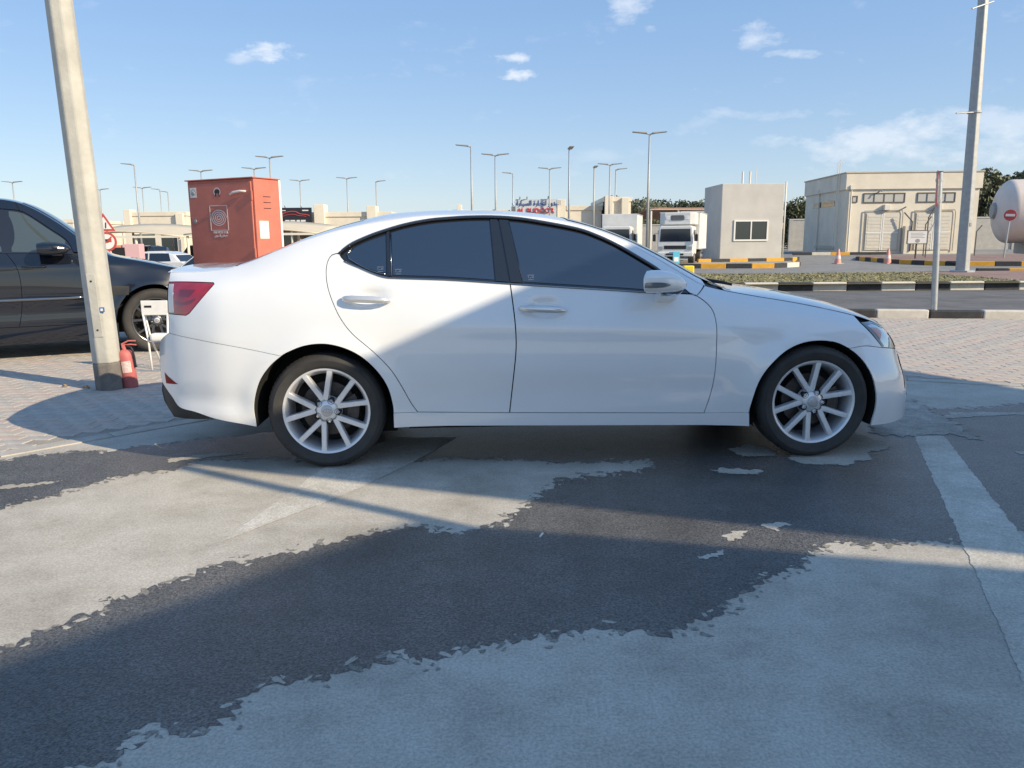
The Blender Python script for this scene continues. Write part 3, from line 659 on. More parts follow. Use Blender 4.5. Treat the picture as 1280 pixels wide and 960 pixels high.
        panel('fog_lamp_recess', ring(spl([(3.345, .345), (3.362, .35), (3.370, .39), (3.366, .43), (3.350, .435), (3.342, .39)], .01, True)), B, s, BLACK, fb, gap=0, off=.001, depth=.004, step=.012)
        # rear lamp
        tl = panel('rear_lamp', ring(tailU, tailL, tailB, lin([(-.845, .842), (-.845, 1.010)])), B, s, REDLENS, car, gap=.003, off=.001, step=.02)
        panel('reversing_lens', ring(lin([(-.842, .848), (-.842, 1.003), (-.805, 1.004), (-.800, .848), (-.842, .848)], .015)), B, s, CLEARLENS, tl, gap=.002, off=.0025, depth=.004, step=.02)
        panel('lamp_band', ring(spl([(-.79, .900), (-.74, .893), (-.69, .902), (-.655, .93), (-.68, .925), (-.74, .907), (-.79, .914)])), B, s, REDDARK, tl, gap=0, off=.002, depth=.003, step=.02)
        panel('lamp_eye', ring(lin([(-.76, .975), (-.66, .975), (-.70, .935), (-.76, .940), (-.76, .975)], .015)), B, s, REDDARK, tl, gap=.0, off=.002, depth=.003, step=.02)
        # head lamp
        hl = panel('head_lamp', head, B, s, LAMPSIL, car, gap=.003, off=-.002, step=.02)
        panel('lamp_bezel', ring(lin([(3.008, .748), (3.126, .611), (3.146, .611), (3.045, .735), (3.11, .735), (3.20, .700), (3.21, .708), (3.11, .746), (3.008, .748)], .012)), B, s, LAMPDARK, hl, gap=.0, off=.0015, depth=.004, step=.015)
        panel('indicator_lens', ring(lin([(3.055, .722), (3.125, .716), (3.150, .692), (3.125, .660), (3.118, .648), (3.055, .722)], .012)), B, s, AMBER, hl, gap=.002, off=.001, depth=.004, step=.015)
        panel('lamp_tube', ring(lin([(3.19, .60), (3.235, .595), (3.24, .625), (3.215, .655), (3.19, .60)], .012)), B, s, LAMPDARK, hl, gap=.002, off=.001, depth=.004, step=.015)
        # windows
        dlo = ring(arcU, lin([(2.001, .930), (2.001, .924)]), arcL[::-1])
        panel('window_surround', dlo, B, s, BLACKGLOSS, car, gap=.001, off=-.011, depth=.004)
        def between(xa, xb, du, dl, xa2=None, xb2=None):
            U = [p for p in inset(dlo if area2(dlo) > 0 else dlo[::-1], .001)]
            up = [(x, z) for x, z in arcU]; lo = [(x, z) for x, z in arcL]
            fu = lambda x: float(np.interp(x, [p[0] for p in up], [p[1] for p in up])) - du
            fl = lambda x: float(np.interp(x, [p[0] for p in lo], [p[1] for p in lo])) + dl
            xa2 = xa if xa2 is None else xa2; xb2 = xb if xb2 is None else xb2
            top = [(x, fu(x)) for x in np.linspace(xa2, xb2, max(4, int((xb2-xa2)/.02)))]
            bot = [(x, fl(x)) for x in np.linspace(xa, xb, max(4, int((xb-xa)/.02)))]
            return ring(lin([bot[0], top[0]]), top, lin([top[-1], bot[-1]]), bot[::-1])
        qg = ring(spl([(.355, 1.055), (.352, 1.15), (.345, 1.250)]), spl([(.345, 1.250), (.26, 1.222), (.180, 1.184), (.152, 1.152), (.175, 1.118), (.24, 1.088), (.30, 1.066), (.355, 1.055)]))
        panel('quarter_glass', qg, B, s, GLASS, car, gap=0, off=-.007, depth=.004)
        g1 = between(.392, .931, .022, .014, .378, .911); panel('rear_window_pane', g1, B, s, GLASS, rdo, gap=0, off=-.007, depth=.004)
        g2 = between(1.086, 1.955, .022, .014, 1.024, 1.86); panel('front_window_pane', g2, B, s, GLASS, fdo, gap=0, off=-.007, depth=.004)
        panel('pillar_trim', between(.938, 1.008, .010, .008, .917, .957), B, s, BLACKGLOSS, rdo, gap=0, off=-.004, depth=.006)
        panel('pillar_trim', between(1.018, 1.080, .010, .008, .967, 1.018), B, s, BLACKGLOSS, fdo, gap=0, off=-.004, depth=.006)
        panel('window_divider', ring(lin([(.364, 1.040), (.350, 1.272), (.366, 1.276), (.382, 1.040), (.364, 1.040)])), B, s, BLACKGLOSS, rdo, gap=0, off=-.003, depth=.006)
        for nm, pts, r_, m_, o_, pr in (('glass_run', [(.386, 1.042), (.370, 1.268)], .003, SATIN, .001, rdo), ('glass_run', [(1.084, 1.000), (1.021, 1.318)], .0022, SATIN, -.002, fdo),
                               ('glass_run', spl([(.355, 1.048), (.29, 1.064), (.22, 1.095), (.160, 1.130), (.146, 1.153), (.172, 1.186)]), .003, SATIN, -.004, car)):
            t = MB(); t.tube([(x, s*(float(B.W(x, z)) + o_), z) for x, z in pts], r_, 6); t.build(nm, m_, pr, smooth=True)
        # mouldings: sill of the windows and the drip rail over them
        t = MB(); t.tube([(x, s*(float(B.W(x, z - .002)) + .001), z - .002) for x, z in arcL[2:-6]], .0055, 8); t.build('belt_moulding', SATIN, car, smooth=True)
        t = MB(); t.tube([(x, s*(float(B.W(x, z)) + .0005), z) for x, z in arcU[:-4]], .0075, 8); t.build('drip_moulding', BLACKGLOSS, car, smooth=True)
        t = MB(); t.tube([(x, s*(float(B.W(x, z + .009)) + .0005), z + .009) for x, z in arcU[1:-10]], .0028, 6); t.build('drip_bead', SATIN, car, smooth=True)
        # maker's marks etched in the corners of the panes
        for (mx, mz) in ((.325, 1.073), (.420, 1.060), (1.128, 1.022)):
            e = MB()
            for dx, dz, w_, h_ in ((-.018, .012, .036, .0022), (-.014, -.002, .0022, .010), (-.006, -.002, .008, .0022), (.006, -.002, .0022, .010), (.012, -.002, .0022, .010), (-.014, -.012, .028, .002)):
                q = [(mx+dx, mz+dz), (mx+dx+w_, mz+dz), (mx+dx+w_, mz+dz+h_), (mx+dx, mz+dz+h_)]
                e.add([(a, s*(float(B.W(a, b)) - .0062), b) for a, b in q], [(0, 1, 2, 3)])
            e.build('glass_mark', ETCH, car, recalc=False)
        # handles
        for pr, hx, hz, key in ((rdo, .255, .921, 0), (fdo, 1.187, .858, 1)):
            path = [(-.130, .000, .002, .004), (-.122, .0, .012, .010), (-.105, .0, .026, .015), (-.075, .001, .036, .0165), (-.03, .002, .042, .0165), (.03, .002, .043, .0165), (.075, .0, .038, .015), (.105, -.001, .028, .012), (.122, -.002, .014, .008), (.130, -.003, .002, .003)]
            rg = []
            for dx, dz, oy, rz in path:
                yb = float(B.W(hx - .12, hz)) * (.5 - dx/.24) + float(B.W(hx + .12, hz)) * (.5 + dx/.24)
                rg.append([(hx+dx, s*(yb + .004 + oy + .012*math.cos(a)), hz - dx*.05 + dz + 1.18*rz*math.sin(a)) for a in np.linspace(0, 2*math.pi, 15)[:-1]])
            hb = MB(); v = [p for r_ in rg for p in r_]; k = 14
            hb.add(v, [(i*k+j, i*k+(j+1) % k, (i+1)*k+(j+1) % k, (i+1)*k+j) for i in range(len(rg)-1) for j in range(k)] + [tuple(range(k)), tuple(range((len(rg)-1)*k, len(rg)*k))])
            hd = hb.build('door_handle', HANDLE, pr, smooth=True)
            yb = float(B.W(hx, hz))
            sp_ = MB(); sp_.tube([(hx-.078, s*(yb+.020), hz+.021), (hx-.076, s*(yb+.0585), hz+.006), (hx-.078, s*(yb+.020), hz-.017)], .0018, 6); sp_.build('handle_joint', BLACK, hd)
            if key:
                kb = MB(); kb.lathe([(0, .0015), (.0105, .0015), (.0115, 0), (.0115, -.01)], 18, c=(0, 0, 0)); kb.build('lock_button', BLACK, hd, loc=(hx-.050, s*(yb+.0595), hz+.004), rot=(0, 0, 0 if s > 0 else math.pi))
        # door mirror
        st = [(1.708, .004, .004, 0), (1.7085, .050, .082, 0), (1.714, .057, .089, .0), (1.74, .059, .090, .0), (1.79, .058, .088, .0), (1.84, .053, .080, -.004), (1.88, .045, .066, -.010), (1.915, .030, .044, -.018), (1.935, .014, .02, -.024), (1.938, .002, .003, -.026)]
        rg = []
        for x, hz_, hy, dz in st:
            rg.append([(x - .45*max(0., (1.80-x)/.09)*hy*math.cos(a)*.75, s*(1.000 + (x-1.70)*-.22 + hy*np.sign(math.cos(a))*abs(math.cos(a))**.7), 1.004 + dz + hz_*np.sign(math.sin(a))*abs(math.sin(a))**.72) for a in np.linspace(0, 2*math.pi, 33)[:-1]])
        k = 32; v = [p for r_ in rg for p in r_]; mm = MB()
        mm.add(v, [(i*k+j, i*k+(j+1) % k, (i+1)*k+(j+1) % k, (i+1)*k+j) for i in range(len(rg)-1) for j in range(k)])
        mir = mm.build('door_mirror', PAINT, car, smooth=True, sharp=50)
        ft = MB(); ft.grid([[(1.80 + a*.115, s*(.83 + .13*t_), .905 + .012*a + t_*.045 + b*.026) for a, b in ((0, -1), (.3, -1.15), (.8, -1.1), (1., -.6), (1., .8), (0, .8), (0, -1))] for t_ in np.linspace(0, 1.1, 6)]); ft.build('mirror_foot', PAINT, mir, sharp=40)
        mg = MB(); mg.add([(1.7065 - .34*.072*math.cos(a), s*(1.0 + .072*math.cos(a)), 1.004 + .042*math.sin(a)) for a in np.linspace(0, 2*math.pi, 25)[:-1]], [tuple(range(24))]); mg.build('mirror_glass', CHROME, mir, recalc=False)
        ind = MB(); rows = []
        for x, hw_ in ((1.712, .012), (1.73, .014), (1.76, .014), (1.79, .012), (1.815, .007), (1.83, .001)):
            yb_ = 1.000 + (x-1.70)*-.22 + float(np.interp(x, [q[0] for q in st], [q[2] for q in st])) + .0012
            x -= .34*.088*max(0., (1.80-x)/.09)*.9; rows.append([(x, s*yb_, .990 + hw_), (x, s*(yb_+.0015), .990), (x, s*yb_, .990 - hw_)])
        ind.grid(rows); ind.build('indicator_strip', LAMPDARK, mir, smooth=True)
        sail = MB(); pts = [(1.900, 1.000), (1.985, .940), (1.995, .928), (1.865, .936)]
        sail.add([(x, s*(float(B.W(x, z)) - .002), z) for x, z in pts], [(0, 1, 2, 3)]); sail.build('mirror_sail', BLACKGLOSS, car, recalc=False)
        # wheel housings
        for ax, az, r_, a0_ in ((.005, .316, .372, -12), (2.706, .310, .350, -21)):
            lm = MB(); rows = []
            for a in np.linspace(R(a0_), R(180 - a0_), 40):
                rows.append([(ax + (r_+.004)*math.cos(a)*1.0, s*y_, az + (r_+.004)*math.sin(a)) for y_ in (.855, .75, .50)])
            lm.grid(rows); lm.build('arch_liner', UNDER, car, smooth=True)
            iw = MB(); iw.add([(ax + (r_+.03)*math.cos(a), s*.505, az + (r_+.03)*math.sin(a)) for a in np.linspace(R(-30), R(210), 30)], [tuple(range(30))]); iw.build('arch_wall', UNDER, car, recalc=False)
        make_wheel(car, .012, .317, s, .765, rot=6.5 if s < 0 else 30.)
        make_wheel(car, 2.708, .317, s, .770, rot=5. if s < 0 else 31.)
        wp = MB(); y0 = -.40 if s < 0 else .25
    # roof, glass, bonnet, boot
    S = np.sin(np.linspace(-1, 1, 41) * math.pi/2)
    f_ = MB().grid(top_grid(B, zc, np.linspace(-.46, 2.11, 110), S)).build('roof', PAINT, car, smooth=True)
    MB().grid(top_grid(B, zc, np.linspace(2.06, 2.30, 10), S*.985, -.012)).build('scuttle', BLACK, car, smooth=True)
    MB().grid(top_grid(B, zc, np.linspace(2.215, 3.24, 50), S, .0012)).build('bonnet', PAINT, car, smooth=True)
    MB().grid(top_grid(B, zc, np.linspace(-.86, -.475, 24), S, .0)).build('boot_lid', PAINT, car, smooth=True)
    MB().grid(top_grid(B, zc, np.linspace(1.36, 2.20, 40), S*.86, .004)).build('windscreen', GLASS, car, smooth=True)
    MB().grid(top_grid(B, zc, np.linspace(-.44, .20, 30), S*.74, .0015)).build('rear_screen', GLASS, car, smooth=True)
    def face(xe, zs, bulge, sgn, nm, m_, lift=0.):
        P = []
        for x, z in zip(xe, zs):
            w = float(B.W(x, z)); P.append([(x + sgn*bulge*(1 - t*t) + sgn*lift, t*w, z) for t in np.linspace(-1, 1, 25)])
        return MB().grid(P).build(nm, m_, car, smooth=True)
    face([-.845]*8, np.linspace(.735, 1.075, 8), .10, -1, 'boot_face', PAINT)
    face([-.846]*4, np.linspace(.845, 1.00, 4), .101, -1, 'rear_lamp_band', REDLENS, .002)
    face([p[0] for p in bend], [p[1] for p in bend], .085, -1, 'rear_bumper', PAINT)
    face([-.946, -.962, -.945, -.868], [.445, .395, .335, .262], .085, -1, 'diffuser', BLACK)
    face([p[0] for p in fend_], [p[1] for p in fend_], .12, 1, 'front_bumper', PAINT)
    gr = face([3.352, 3.372, 3.374], [.53, .44, .30], .123, 1, 'grille', BLACK, .004); 
    face([3.30, 3.27, 3.225, 3.20], [.575, .62, .69, .72], .14, 1, 'nose', PAINT)
    face([3.30, 3.27, 3.235], [.58, .62, .67], .143, 1, 'upper_grille', BLACKGLOSS, .003)
    pl = MB(); pl.box(3.50, 3.512, -.26, .26, .40, .51); pl.build('number_plate', mat('plate white', (.8, .8, .78), .4), car)
    pl = MB(); pl.box(-.965, -.955, -.26, .26, .80, .91); pl.build('number_plate', bpy.data.materials['plate white'], car)
    un = MB(); un.box(-.80, .3, -.50, .50, .32, .55); un.box(.3, 3.20, -.52, .52, .19, .45); un.box(.45, 2.25, -.80, .80, .20, .30); un.build('underbody', UNDER, car)
    for y0, y1 in ((-.46, -.66), (.30, .10)):
        wv = MB(); wv.tube([(2.13, y0, .985), (2.18, y0-.02, .982), (2.27, y0-.06, .970), (2.32, y0-.09, .957)], [.010, .011, .010, .007], 8); wv.build('wiper', BLACK, car, smooth=True)
    return car
sedan = build_sedan()
# ---------------------------------------------------------------- black estate car beside the lamp post
SUVP = mat('midnight paint', (.005, .008, .016), rough=.3, coat=1., spec=.1)
SUVG = mat('clear side glass', (.045, .060, .062), rough=.03, spec=.8, ior=1.7)
DARKALLOY = mat('dark bright alloy', (.20, .20, .21), rough=.22, metal=.9)
def build_suv():
    xk = [-.85, -.6, -.3, 0, .8, 1.5, 2.2, 2.8, 3.1, 3.3, 3.46]
    wk = [[.62, .76, .84, .86, .87, .87, .87, .87, .85, .76, .62], [.66, .80, .89, .91, .905, .905, .905, .91, .885, .79, .65], [.68, .82, .905, .925, .915, .915, .918, .925, .895, .80, .65], [.67, .81, .90, .925, .92, .92, .92, .922, .885, .785, .63], [.65, .79, .885, .91, .915, .915, .912, .905, .865, .76, .60]]
    belt = [(-.85, 1.15, .62), (-.5, 1.15, .80), (0, 1.145, .865), (.8, 1.138, .875), (1.5, 1.122, .872), (2.0, 1.104, .862), (2.3, 1.06, .852), (2.6, .985, .845), (3.0, .915, .845), (3.2, .865, .78), (3.46, .78, .55)]
    edge = [(-.85, .50, 1.50), (-.6, .60, 1.58), (-.2, .64, 1.66), (.5, .645, 1.70), (1.1, .645, 1.70), (1.46, .645, 1.675), (1.60, .648, 1.645), (1.69, .652, 1.602), (1.84, .665, 1.505), (1.97, .68, 1.405), (2.10, .70, 1.29), (2.22, .73, 1.185), (2.33, .76, 1.108), (2.5, .80, 1.065), (2.7, .81, 1.02), (3.0, .80, .95), (3.2, .74, .90), (3.46, .50, .82)]
    B = Body(xk, wk, [0, .16, .40, .59, .78], belt, edge, -.85, 3.47, .14, 1.76, arches=((0, .36, .40, .02), (2.81, .36, .40, .02)), extra=lambda x, z: .012*np.exp(-((z - (1.0 - .035*np.clip(x-1.8, 0, 2)**2))/.03)**2)*(x < 3.1) - .012*np.exp(-((z-.52)/.08)**2)*(x > .5)*(x < 2.3))
    ex = np.array([math.cos(R(27)), math.sin(R(27))]); ey = np.array([-ex[1], ex[0]]); G = np.array([-4.003, 8.664]); O = G - ex*2.81 + ey*.91
    car = thing('black_estate_car', 'glossy midnight black high estate car standing behind the concrete lamp post', 'car', (O[0], O[1], 0), R(27))
    zc = [(-.85, 1.56), (-.2, 1.70), (.5, 1.745), (1.1, 1.735), (1.46, 1.712), (1.69, 1.645), (1.84, 1.56), (2.10, 1.36), (2.33, 1.165), (2.46, 1.085), (2.7, 1.04), (3.0, .968), (3.2, .915), (3.46, .83)]
    E_ = lambda a, b, n: [(float(x), float(B.E(x)[1])) for x in np.linspace(a, b, n)]
    arch = lambda cx, a0, a1: [(cx + .405*math.cos(a), .36 + .405*math.sin(a)) for a in np.linspace(R(a0), R(a1), 26)]
    fgap = spl([(2.06, 1.10), (2.12, 1.04), (2.15, .90), (2.15, .60), (2.11, .36)]); mgap = spl([(1.45, 1.126), (1.53, .98), (1.55, .80), (1.535, .577), (1.49, .36)])
    rgap = spl([(.36, 1.14), (.34, 1.0), (.36, .80), (.44, .62), (.46, .36)])
    arcU = spl([(-.45, 1.20), (-.35, 1.45), (-.1, 1.575), (.5, 1.615), (1.0, 1.615), (1.45, 1.583), (1.58, 1.570), (1.67, 1.53), (1.85, 1.388), (2.00, 1.262), (2.06, 1.13)])
    arcL = spl([(-.45, 1.20), (-.3, 1.158), (.36, 1.145), (1.45, 1.126), (2.06, 1.106)])
    i1 = min(range(len(arcL)), key=lambda i: abs(arcL[i][0]-1.45)); i0 = min(range(len(arcL)), key=lambda i: abs(arcL[i][0]-.36))
    GAP = .35
    sides = [('front_wing', ring(fgap[::-1], lin([(2.06, 1.10), (2.10, 1.12), (2.25, 1.135)]), E_(2.26, 3.0, 30), lin([(3.0, .94), (3.08, .74), (3.2, .66)]), lin([(3.2, .66), (3.18, .52)]), arch(2.81, 22, 160), lin([(2.43, .50), (2.40, .36), (2.11, .36)])), SUVP),
             ('front_door', ring(mgap[::-1], arcL[i1:], fgap, lin([(2.11, .36), (1.49, .36)])), SUVP), ('rear_door', ring(rgap[::-1], arcL[i0:i1+1], mgap, lin([(1.49, .36), (.46, .36)])), SUVP),
             ('body_side', ring(arch(0, 25, 165)[::-1], arch(0, 25, 25), lin([(.40, .50), (.46, .36)]), rgap[::-1], arcL[:i0][::-1], arcU, lin([(2.06, 1.13), (2.12, 1.13), (2.24, 1.145)]), E_(2.23, -.80, 90), lin([(-.80, 1.5), (-.82, .60), (-.39, .47)])), SUVP),
             ('sill', ring(lin([(.40, .36), (2.42, .36), (2.42, .18), (.40, .16), (.40, .36)])), SUVP),
             ('rear_bumper_side', ring(arch(0, 155, 196), lin([(-.40, .24), (-.74, .26), (-.82, .35), (-.82, .60), (-.38, .53)])), BLACK),
             ('front_bumper_side', ring(arch(2.81, 22, -14), lin([(3.2, .25), (3.36, .30), (3.43, .50), (3.40, .66), (3.2, .66), (3.186, .52)])), SUVP)]
    for s in (-1, 1):
        prs = {}
        for nm, poly, m_ in sides:
            if area2(poly) < 0: poly = poly[::-1]
            prs[nm] = panel(nm, poly, B, s, m_, car, gap=.0025, step=.05)
        panel('side_glass_surround', ring(arcU, arcL[::-1]), B, s, BLACKGLOSS, car, gap=.001, off=-.012, depth=.004, step=.06)
        fu = lambda x: float(np.interp(x, [p[0] for p in arcU], [p[1] for p in arcU])); fl = lambda x: float(np.interp(x, [p[0] for p in arcL], [p[1] for p in arcL]))
        for nm, xa, xb, pr in (('window_pane', 1.50, 1.99, prs['front_door']), ('window_pane', .42, 1.41, prs['rear_door']), ('quarter_glass', -.30, .34, car)):
            xs = np.linspace(xa, xb, 24); panel(nm, ring([(x, fu(x)-.02) for x in xs], [(x, fl(x)+.015) for x in xs[::-1]]), B, s, SUVG, pr, gap=.0, off=-.008, depth=.004, step=.06)
        panel('body_shell', ring(arch(0, 10, 165)[::-1], lin([(.42, .40), (2.40, .40)]), arch(2.81, 163, 20), lin([(3.2, .50), (3.36, .35), (3.40, .60), (3.2, .85)]), E_(3.15, -.78, 60), lin([(-.78, 1.4), (-.78, .5), (-.4, .45)])), B, s, UNDER, car, gap=0, off=-.03, depth=0, step=.12)
        head = ring(lin([(3.01, .93), (3.085, .75), (3.2, .67), (3.36, .68), (3.22, .86), (3.01, .93)])); panel('head_lamp', head, B, s, LAMPSIL, car, gap=.003, off=0, step=.03)
        panel('wing_vent', ring(lin([(2.37, .760), (2.56, .757), (2.55, .660), (2.36, .662), (2.37, .760)])), B, s, BLACK, prs['front_wing'], gap=0, off=.004, depth=.01)
        bl = MB(); bl.tube([(x, s*(float(B.W(x, .645)) + .006), .642 + (x-1.2)*.01) for x in np.linspace(1.22, 2.12, 20)], [.003] + [.018]*17 + [.012, .004], 8); bl.build('side_blade', SATIN, prs['front_door'], smooth=True)
        for hx, pr in ((1.69, prs['front_door']), (.62, prs['rear_door'])):
            h = MB(); h.tube([(hx-.11+.02*k, s*(float(B.W(hx, .985)) + (.002 if k in (0, 11) else .030)), .985) for k in range(12)], [.006] + [.012]*10 + [.005], 8); h.build('door_handle', SUVP, pr, smooth=True)
        mm = MB(); st = [(1.74, .005, .005), (1.742, .055, .10), (1.80, .068, .115), (1.90, .066, .11), (2.0, .050, .085), (2.04, .02, .04), (2.045, .002, .002)]
        rg = [[(x, s*(1.02 + hy*np.sign(math.cos(a))*abs(math.cos(a))**.75), 1.17 + hz_*np.sign(math.sin(a))*abs(math.sin(a))**.75) for a in np.linspace(0, 2*math.pi, 25)[:-1]] for x, hz_, hy in st]
        mm.add([p for r_ in rg for p in r_], [(i*24+j, i*24+(j+1) % 24, (i+1)*24+(j+1) % 24, (i+1)*24+j) for i in range(len(rg)-1) for j in range(24)])
        mi = mm.build('door_mirror', SUVP, car, smooth=True, sharp=60)
        cp_ = MB(); cp_.grid([[(x, s*(1.02 + float(np.interp(x, [q[0] for q in st], [q[2] for q in st]))*1.01*math.cos(a)), 1.17 + float(np.interp(x, [q[0] for q in st], [q[1] for q in st]))*1.02*math.sin(a)) for a in np.linspace(-.35, .35, 6)] for x in np.linspace(1.93, 2.03, 6)]); cp_.build('mirror_cap', SATIN, mi, smooth=True)
        mf = MB(); mf.box(1.86, 1.96, min(s*.83, s*.98), max(s*.83, s*.98), 1.095, 1.13); mf.build('mirror_foot', SUVP, mi, bevel=.01)
        for ax in (0, 2.81):
            lm = MB(); lm.grid([[(ax + .41*math.cos(a), s*y_, .36 + .41*math.sin(a)) for y_ in (.87, .50)] for a in np.linspace(R(-14), R(194), 30)]); lm.build('arch_liner', UNDER, car, smooth=True)
            make_wheel(car, ax, .358, s, .79, r=.358, rr=.258, rot=20., alloy=DARKALLOY)
    S = np.sin(np.linspace(-1, 1, 25) * math.pi/2)
    MB().grid(top_grid(B, zc, np.linspace(-.80, 2.24, 60), S)).build('roof', SUVP, car, smooth=True)
    MB().grid(top_grid(B, zc, np.linspace(2.235, 3.22, 30), S*.998, 0., 6, .9)).build('bonnet', SUVP, car, smooth=True)
    MB().grid(top_grid(B, zc, np.linspace(1.62, 2.40, 24), S*.86, .005)).build('windscreen', SUVG, car, smooth=True)
    for nm, xe, zs, sg, bu, m_ in (('tailgate', [-.80, -.82, -.82], [1.5, 1.0, .60], -1, .06, SUVP), ('rear_bumper', [-.82, -.82, -.74], [.60, .35, .26], -1, .06, BLACK), ('front_bumper', [3.40, 3.43, 3.36], [.66, .50, .27], 1, .10, SUVP), ('grille', [3.20, 3.30, 3.40], [.88, .78, .66], 1, .12, BLACK)):
        MB().grid([[(x + sg*bu*(1-t*t), t*float(B.W(x, z)), z) for t in np.linspace(-1, 1, 17)] for x, z in zip(xe, zs)]).build(nm, m_, car, smooth=True)
    u = MB(); u.box(-.7, 3.2, -.6, .6, .22, .6); u.box(.42, 2.38, -.84, .84, .20, .36); u.build('underbody', UNDER, car)
    return car
build_suv()

# ---------------------------------------------------------------- small distant cars
WHITEP = mat('white car paint', (.76, .76, .75), .35, coat=1.); SILVP = mat('silver car paint', (.42, .44, .46), .35, metal=.5, coat=1.); DARKP = mat('dark grey car paint', (.05, .055, .06), .35, coat=1.); TEALP = mat('teal car paint', (.05, .22, .26), .4, coat=1.); REDP = mat('maroon car paint', (.25, .04, .04), .4, coat=1.)
FARGLASS = mat('far car glass', (.015, .02, .03), .06, spec=.9)
def small_car(label, x, y, rz, paint, z=-.62, suv=False, group=None):
    t = thing('parked_car', label, 'car', (x, y, z), rz, group)
    h = 1.68 if suv else 1.44; b = .98 if suv else .90
    low = [(-2.2, .30), (2.18, .26), (2.28, .45), (2.2, .66), (1.9, b-.16), (1.0, b-.02), (-1.6, b+.06), (-2.15, b+.02), (-2.28, .75), (-2.26, .45)]
    m = MB(); m.prism_xz(spl(low, .12, True), -.88, .88); body = m.build('body', paint, t, bevel=.07, seg=3)
    top = [(1.05, b-.05), (.35, h-.05), (-.1, h), (-.9, h-.02), (-1.5 if not suv else -2.0, h-.16), (-1.95 if not suv else -2.2, b)]
    v = []; 
    for yy, sc in ((-.84, 0), (-.64, 1), (.64, 1), (.84, 0)): pass
    n = len(top); zmin = b-.05; g = MB()
    for sgn in (-1, 1):
        pass
    V = []
    for sgn in (-1, 1):
        for (px, pz) in top: V.append((px, sgn*(.84 - .24*(pz - zmin)/(h - zmin)), pz))
    g.add(V, [tuple(range(n)), tuple(range(n, 2*n))[::-1]] + [(i, n+i, n+i+1, i+1) for i in range(n-1)]); cab = g.build('cabin', paint, t, bevel=.05, seg=2)
    for sgn in (-1, 1):
        for (xa, xb, ta, tb) in ((.86, -.18, .34, -.12), (-.26, -1.45, -.20, -1.25 if not suv else -1.75)):
            zt, zb = h-.10, b+.02; wy = lambda zz: sgn*(.846 - .24*(zz - zmin)/(h - zmin) + .004)
            w = MB(); w.add([(xa, wy(zb), zb), (xb, wy(zb), zb), (tb, wy(zt), zt), (ta, wy(zt), zt)], [(0, 1, 2, 3)]); w.build('side_window', FARGLASS, cab, recalc=False)
    for (xa, za, xb, zb) in ((1.0, b-.01, .40, h-.08), ((-1.92, b+.02, -1.55, h-.2) if not suv else (-2.2, b+.05, -2.03, h-.2))):
        w = MB(); o_ = .012 if xa > 0 else -.012; w.add([(xa+o_, -.72, za+.012), (xa+o_, .72, za+.012), (xb+o_, .56, zb+.012), (xb+o_, -.56, zb+.012)], [(0, 1, 2, 3)]); w.build('windscreen', FARGLASS, cab, recalc=False)
    for ax in (-1.35, 1.36):
        for sgn in (-1, 1):
            w = MB(); w.lathe([(0, sgn*.89), (.20, sgn*.90), (.31, sgn*.89), (.32, sgn*.80), (.32, sgn*.68), (0, sgn*.68)], 20, c=(ax, 0, .32)); wh = w.build('wheel', TYRE, t, sharp=40)
            w = MB(); w.lathe([(0, sgn*.905), (.19, sgn*.905), (.20, sgn*.89)], 16, c=(ax, 0, .32)); w.build('rim', ALLOY, wh)
    for sgn in (-1, 1):
        w = MB(); w.box(2.12, 2.27, min(sgn*.55, sgn*.82), max(sgn*.55, sgn*.82), .58, .70); w.build('headlight', LAMPSIL, body, bevel=.02)
        w = MB(); w.box(-2.27, -2.14, min(sgn*.55, sgn*.84), max(sgn*.55, sgn*.84), .68, .82); w.build('tail_light', REDLENS, body, bevel=.02)
    return t
small_car('white saloon parked beyond the red cabinet, dark windows showing over the black bonnet', -11.6, 30.2, R(176), WHITEP)
small_car('white car behind the salmon ticket kiosk', -17.6, 38.5, R(168), WHITEP)
for i, (x, y, p, s_, w_) in enumerate(((-24.5, 52, SILVP, 1, 'silver estate car'), (-21.2, 53, DARKP, 1, 'dark grey estate car'), (-27.8, 55, WHITEP, 0, 'white saloon'), (-31, 54, TEALP, 0, 'teal saloon'), (-18.3, 52.5, REDP, 1, 'maroon estate car'), (-34.5, 55, DARKP, 1, 'black estate car'), (-15.2, 54, SILVP, 0, 'silver saloon'))):
    small_car(w_ + ' parked nose out under the cream shade canopies', x, y, R(-95 + 4*(i % 3)), p, suv=bool(s_), group='cars under the shade canopies')

